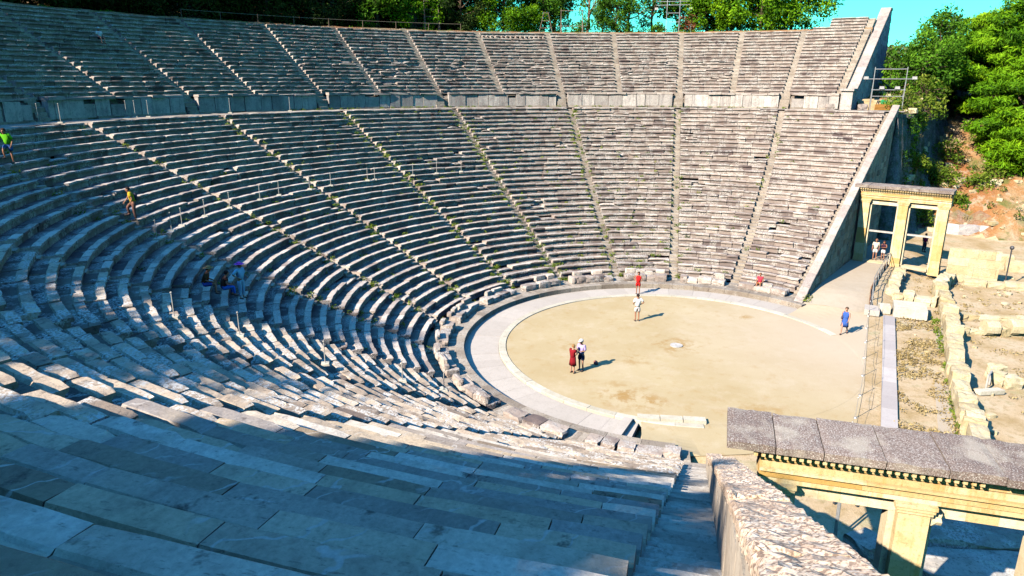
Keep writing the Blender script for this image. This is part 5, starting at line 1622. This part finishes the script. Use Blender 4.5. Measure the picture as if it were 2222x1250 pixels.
def person(label, loc, heading, pose='stand', H=1.74, skin='skin', top=(.7, .7, .7), sleeve=.45, bottom=('shorts', (.1, .1, .12)), hair=(.08, .05, .03), hat=None, extras=(), group=None):
    """local frame: x right, y forward, z up"""
    J = dict(pel=(0, 0, .94), waist=(0, .01, 1.08), chest=(0, .01, 1.27), neck=(0, 0, 1.455), jaw=(0, .035, 1.54), head=(0, .025, 1.615), crown=(0, .0, 1.70), nose=(0, .135, 1.60),
             shR=(.185, 0, 1.41), elR=(.235, -.03, 1.13), wrR=(.24, .06, .90), shL=(-.185, 0, 1.41), elL=(-.235, -.03, 1.13), wrL=(-.24, .06, .90),
             hiR=(.095, 0, .90), knR=(.10, .02, .50), anR=(.105, -.02, .085), toR=(.125, .15, .035), hiL=(-.095, 0, .90), knL=(-.10, .02, .50), anL=(-.105, -.02, .085), toL=(-.125, .15, .035))
    dz = 0.0
    if pose == 'walk':
        J.update(knR=(.10, .20, .53), anR=(.10, .24, .11), toR=(.11, .40, .06), knL=(-.10, -.06, .50), anL=(-.10, -.30, .14), toL=(-.11, -.17, .04), elR=(.24, -.12, 1.14), wrR=(.24, -.10, .90), elL=(-.24, .06, 1.14), wrL=(-.23, .24, .96))
    elif pose == 'hips':
        J.update(elR=(.36, -.10, 1.20), wrR=(.20, .08, 1.04), elL=(-.26, .0, 1.14), wrL=(-.20, .20, 1.05))
    elif pose == 'read':
        J.update(elR=(.24, .02, 1.15), wrR=(.10, .28, 1.16), elL=(-.24, .02, 1.15), wrL=(-.08, .28, 1.16), jaw=(0, .06, 1.53), head=(0, .06, 1.60), crown=(0, .05, 1.69), nose=(0, .165, 1.56))
    elif pose == 'photo':
        J.update(elR=(.27, .10, 1.24), wrR=(.10, .26, 1.50), elL=(-.27, .10, 1.24), wrL=(-.10, .26, 1.50))
    elif pose == 'climb':
        J.update(knR=(.10, .30, .70), anR=(.10, .24, .34), toR=(.11, .40, .30), chest=(0, .10, 1.26), neck=(0, .14, 1.43), jaw=(0, .19, 1.51), head=(0, .19, 1.58), crown=(0, .18, 1.67), nose=(0, .30, 1.56), shR=(.185, .12, 1.39), shL=(-.185, .12, 1.39), elR=(.26, .22, 1.14), wrR=(.24, .36, .96), elL=(-.26, .04, 1.12), wrL=(-.25, .16, .92))
    elif pose in ('sit', 'sitlean'):
        dz = -.47
        J.update(knR=(.13, .43, .95), anR=(.14, .44, .55), toR=(.15, .60, .50), knL=(-.13, .43, .95), anL=(-.14, .38, .55), toL=(-.15, .54, .50), hiR=(.10, .02, .93), hiL=(-.10, .02, .93), wrR=(.16, .34, 1.04), elR=(.26, .08, 1.14), wrL=(-.16, .34, 1.04), elL=(-.26, .08, 1.14))
        if pose == 'sitlean':
            for k_ in ('chest', 'neck', 'jaw', 'head', 'crown', 'nose', 'shR', 'shL'):
                x_, y_, z_ = J[k_]; J[k_] = (x_, y_ + (z_ - .94) * .28, z_ - .03)
    sc = H / 1.745
    for k_ in J: J[k_] = Vector((J[k_][0] * sc, J[k_][1] * sc, (J[k_][2] + dz) * sc))
    rj = dict(pel=.125, waist=.112, chest=.128, neck=.055, jaw=.072, head=.096, crown=.070, nose=.016, shR=.060, elR=.040, wrR=.028, shL=.060, elL=.040, wrL=.028, hiR=.082, knR=.055, anR=.038, toR=.034, hiL=.082, knL=.055, anL=.038, toL=.034)
    E = [('pel', 'waist'), ('waist', 'chest'), ('chest', 'neck'), ('neck', 'jaw'), ('jaw', 'head'), ('head', 'crown'), ('head', 'nose'), ('chest', 'shR'), ('shR', 'elR'), ('elR', 'wrR'), ('chest', 'shL'), ('shL', 'elL'), ('elL', 'wrL'), ('pel', 'hiR'), ('hiR', 'knR'), ('knR', 'anR'), ('anR', 'toR'), ('pel', 'hiL'), ('hiL', 'knL'), ('knL', 'anL'), ('anL', 'toL')]
    names = list(J); V = [J[k_] for k_ in names]; Rr = [rj[k_] * sc for k_ in names]
    ED = [(names.index(a), names.index(c)) for a, c in E]
    def hands(side):
        s_ = 1 if side == 'R' else -1
        el, wr = J['el' + side], J['wr' + side]
        d = (wr - el).normalized()
        acr = Vector((0, 1, 0)) - d * d.y
        acr = acr.normalized() if acr.length > .2 else Vector((1, 0, 0))
        nrm = d.cross(acr) * s_
        palm = wr + d * .075 * sc
        ip = len(V); V.append(palm); Rr.append(.030 * sc); ED.append((names.index('wr' + side), ip))
        for j, (o_, L) in enumerate(((.030, .072), (.010, .082), (-.010, .078), (-.030, .060))):
            a1 = palm + acr * o_ * sc + d * .035 * sc; a2 = a1 + (d * .8 + nrm * -.35).normalized() * L * .5 * sc; a3 = a2 + (d * .5 + nrm * -.8).normalized() * L * .5 * sc
            i0 = len(V); V.extend([a1, a2, a3]); Rr.extend([.0095 * sc, .009 * sc, .008 * sc]); ED.extend([(ip, i0), (i0, i0 + 1), (i0 + 1, i0 + 2)])
        t1 = palm - d * .02 * sc + acr * .045 * sc; t2 = t1 + (d * .7 + acr * .5).normalized() * .045 * sc
        i0 = len(V); V.extend([t1, t2]); Rr.extend([.011 * sc, .0095 * sc]); ED.extend([(ip, i0), (i0, i0 + 1)])
    hands('R'); hands('L')
    body = skin_mesh('person', V, ED, Rr, M[skin], None, None, 0, 1, names.index('pel'))
    body.location = loc; body.rotation_euler = (0, 0, heading - pi / 2)
    tag(body, label, 'person', group)
    def child(nm, vs, es, rs, mt, lv=1): return skin_mesh(nm, [Vector(v) for v in vs], es, rs, mt, body, None, 0, lv)
    def cm(nm, mb, mt, smooth=True):
        o = mb.build(nm, mt, None, smooth); o.parent = body; return o
    # shirt
    if top is not None:
        vs = [J['pel'] - Vector((0, 0, .05 * sc)), J['waist'], J['chest'], J['neck'] - Vector((0, 0, .05 * sc)), J['shR'], J['shR'].lerp(J['elR'], sleeve * 2 if sleeve < .5 else 1.0), J['shL'], J['shL'].lerp(J['elL'], sleeve * 2 if sleeve < .5 else 1.0)]
        rs = [x_ * sc for x_ in (.170, .165, .175, .080, .092, .076, .092, .076)]
        es = [(0, 1), (1, 2), (2, 3), (2, 4), (4, 5), (2, 6), (6, 7)]
        if sleeve <= 0: vs, rs, es = vs[:5] + [vs[6]], rs[:4] + [.07 * sc, .07 * sc], [(0, 1), (1, 2), (2, 3), (2, 4), (2, 5)]
        if sleeve >= 1:
            n0 = len(vs); vs += [J['elR'].lerp(J['wrR'], .9), J['elL'].lerp(J['wrL'], .9)]; rs += [.05 * sc] * 2; es += [(5, n0), (7, n0 + 1)]
        child('shirt', vs, es, rs, cloth(top))
    kind, bc = bottom
    if kind in ('shorts', 'trousers'):
        f_ = .80 if kind == 'shorts' else 1.0
        vs = [J['waist'].lerp(J['pel'], .6), J['pel'] - Vector((0, 0, .02 * sc)), J['hiR'], J['hiR'].lerp(J['knR'], f_), J['hiL'], J['hiL'].lerp(J['knL'], f_)]
        rs = [x_ * sc for x_ in (.160, .165, .118, .105 if kind == 'shorts' else .08, .118, .105 if kind == 'shorts' else .08)]
        es = [(0, 1), (1, 2), (2, 3), (1, 4), (4, 5)]
        if kind == 'trousers':
            vs += [J['knR'].lerp(J['anR'], .92), J['knL'].lerp(J['anL'], .92)]; rs += [.058 * sc] * 2; es += [(3, 6), (5, 7)]
        child(kind, vs, es, rs, cloth(bc))
    elif kind in ('skirt', 'dress'):
        z1 = (1.0 if kind == 'skirt' else 1.06) * sc; z0 = .50 * sc if 'sit' not in pose else .40 * sc
        mb = MB(); N = 18; Vv = []
        lv = [(z1, .145, .125), (.95 * sc, .175, .145), (.75 * sc, .195, .165), (z0, .225, .19), (z0 + .01, .20, .17)]
        for j, (z, rx, ry) in enumerate(lv):
            for i in range(N):
                a = 2 * pi * i / N; fl = 1 + (.06 * cos(5 * a) if j in (2, 3) else 0)
                Vv.append((rx * sc * cos(a) * fl, ry * sc * sin(a) * fl + .02, z))
        mb.add(Vv, [(j * N + i, j * N + (i + 1) % N, (j + 1) * N + (i + 1) % N, (j + 1) * N + i) for j in range(len(lv) - 1) for i in range(N)])
        cm(kind, mb, cloth(bc))
    # hair, eyes, ears
    hd = J['head']; up = (J['crown'] - J['jaw']).normalized()
    mb = MB()
    hc = hd + up * .028 * sc - Vector((0, .022 * sc, 0))
    N = 12; Vv = []
    for j in range(6):
        th = (pi * .62) * j / 5
        for i in range(N):
            ph = 2 * pi * i / N
            fr = 1.0 if sin(ph) < .3 else .9
            zz = cos(th * (1.0 if sin(ph) < .25 else .72))
            Vv.append((hc.x + .103 * sc * sin(th) * cos(ph), hc.y + .112 * sc * sin(th) * sin(ph) * fr, hc.z + .108 * sc * zz))
    mb.add(Vv, [(j * N + i, (j + 1) * N + i, (j + 1) * N + (i + 1) % N, j * N + (i + 1) % N) for j in range(5) for i in range(N)])
    if 'long' in extras:
        mb.path([hc + Vector((0, -.07, -.02)) * sc, hc + Vector((0, -.11, -.14)) * sc, hc + Vector((0, -.12, -.27)) * sc], [.085 * sc, .075 * sc, .03 * sc], 8)
    cm('hair', mb, cloth(hair))
    for s_ in (-1, 1):
        mb = MB(); mb.sphere(hd + Vector((s_ * .034, .092, .012)) * sc, .013 * sc, 6); cm('eye', mb, M['eye'])
        mb = MB(); mb.sphere(hd + Vector((s_ * .098, -.005, -.01)) * sc, (.014 * sc, .024 * sc, .034 * sc), 6); cm('ear', mb, M[skin])
    mb = MB(); mb.sphere(hd + Vector((0, .098, -.052)) * sc, (.026 * sc, .010 * sc, .008 * sc), 6); cm('mouth', mb, cloth((.35, .10, .09)))
    if hat:
        mb = MB(); c_ = hd + up * .065 * sc
        mb.sphere(c_ + up * .02 * sc, (.115 * sc, .125 * sc, .085 * sc), 12)
        if 'cap' in extras: mb.sphere(c_ + Vector((0, .12, .0)) * sc, (.085 * sc, .10 * sc, .014 * sc), 12)
        else: mb.sphere(c_, (.22 * sc, .23 * sc, .016 * sc), 16)
        cm('hat', mb, cloth(hat))
    # shoes
    for s_ in ('R', 'L'):
        a_, t_ = J['an' + s_], J['to' + s_]
        mb = MB(); mid = a_.lerp(t_, .5) - Vector((0, 0, .02 * sc)); d = (t_ - a_); 
        mb.sphere(mid, (.048 * sc, .145 * sc, .046 * sc), 8); cm('shoe', mb, cloth((.12, .09, .08)))
    if 'backpack' in extras:
        mb = MB(); c_ = J['chest'].lerp(J['waist'], .3) - Vector((0, .2 * sc, 0)); mb.sphere(c_, (.15 * sc, .10 * sc, .22 * sc), 10); cm('backpack', mb, cloth((.05, .05, .08)))
    if 'shoulderbag' in extras:
        mb = MB(); c_ = J['waist'] + Vector((.19, .06, -.02)) * sc; mb.sphere(c_, (.07 * sc, .14 * sc, .12 * sc), 10); mb.tube(c_ + Vector((0, 0, .1)) * sc, J['shR'] + Vector((-.06, .03, .08)) * sc, .014 * sc); cm('bag', mb, cloth((.10, .09, .16)))
    return body

NAVY, WHITE, RED = (.02, .03, .09), (.78, .77, .75), (.55, .02, .02)
toward = lambda x, y, tx, ty: math.atan2(ty - y, tx - x)
person('woman in long dark red dress standing close to the white-capped man on the sand', (-5.22, 5.32, 0), rad(-35), 'read', 1.60, 'skin', (.26, .012, .02), .3, ('dress', (.26, .012, .02)), (.35, .20, .08))
person('man in white cap, lilac shirt and navy shorts standing beside the woman in dark red', (-4.80, 4.92, 0), rad(150), 'read', 1.76, 'skin', (.50, .40, .72), .5, ('shorts', NAVY), (.3, .28, .25), (.8, .8, .8), ('cap',))
person('man in white shirt and white shorts, hands near hips, alone on the sand', (3.9, 2.38, 0), rad(20), 'hips', 1.80, 'skin_tan', WHITE, .4, ('shorts', (.72, .68, .64)), (.03, .02, .02))
person('woman in bright red top standing on the kerb behind the man in white', (10.2, 2.55, -.07), rad(175), 'hips', 1.66, 'skin_tan', (.75, .02, .02), 0, ('shorts', (.55, .02, .02)), (.06, .03, .02), None, ('long',))
person('woman in short blue dress with shoulder bag walking towards the rope fence', (4.12, -9.84, 0), rad(150), 'walk', 1.70, 'skin', (.05, .13, .45), 0, ('dress', (.05, .13, .45)), (.10, .06, .04), None, ('shoulderbag',))
person('seated woman in red top and orange skirt resting on the front bench', (12.25, -5.95, .24), rad(160), 'sit', 1.66, 'skin_tan', (.65, .05, .08), .2, ('shorts', (.65, .20, .03)), (.15, .08, .04))
person('man in pale shirt and shorts standing in the far gateway left doorway', (21.7, -15.95, pz(21.7, -15.95)), rad(160), 'stand', 1.76, 'skin_tan', (.74, .66, .52), .45, ('shorts', (.72, .70, .66)), (.3, .15, .1))
person('woman in dark top and white shorts beside the pale-shirted man in the gateway', (21.85, -16.6, pz(21.85, -16.6)), rad(140), 'read', 1.60, 'skin_tan', (.05, .02, .04), 0, ('shorts', WHITE), (.08, .03, .02), None, ('long',))
person('person in crimson shirt seen through the far gateway right doorway', (26.9, -21.3, terrain(26.9, -21.3)), rad(200), 'stand', 1.66, 'skin_tan', (.45, .01, .08), .4, ('trousers', (.04, .04, .07)), (.03, .02, .02))
def seat_pos(a_, i, dr=.15): 
    x, y, _ = pol(Rrow(i) + dr, rad(a_), 0); return (x, y, Zrow(i) - .01)
person('person in white shirt sitting high on the dark upper rows', (lambda R, a_: (R * cos(a_), R * sin(a_), ZU0 + 10 * RISE2))(RU0 + 10 * TREAD2 + .18, rad(75.2)), rad(75 + 180), 'sit', 1.70, 'skin', WHITE, .4, ('shorts', (.03, .03, .04)), (.5, .35, .25), WHITE, ('cap',))
person('man in bright green shirt and blue shorts standing at the left edge of the seats', seat_pos(107.0, 29), rad(195), 'climb', 1.74, 'skin_tan', (.16, .62, .02), .45, ('shorts', (.04, .12, .34)), (.06, .03, .02))
person('person in yellow top climbing the lower stairway on the left', seat_pos(107.8, 21), rad(130), 'climb', 1.72, 'skin_tan', (.60, .42, .03), .3, ('trousers', (.20, .10, .08)), (.03, .02, .02), None, ('backpack',))
person('person in brown shirt and straw hat sitting low on the shaded stairway', seat_pos(123.0, 15), rad(-60), 'sitlean', 1.72, 'skin_tan', (.12, .05, .02), .45, ('shorts', (.05, .10, .42)), (.06, .03, .02), (.42, .26, .12))
person('standing person in light blue shirt and pink hat on the shaded stairway', seat_pos(120.0, 13), rad(-100), 'hips', 1.70, 'skin', (.40, .72, .95), .6, ('trousers', (.40, .68, .92)), (.2, .1, .05), (.80, .12, .70))
person('person in vivid blue trousers crouching between the straw hat and the pink hat', seat_pos(121.8, 14), rad(-40), 'sitlean', 1.66, 'skin_tan', (.10, .04, .03), .3, ('trousers', (.04, .22, .85)), (.04, .02, .02))
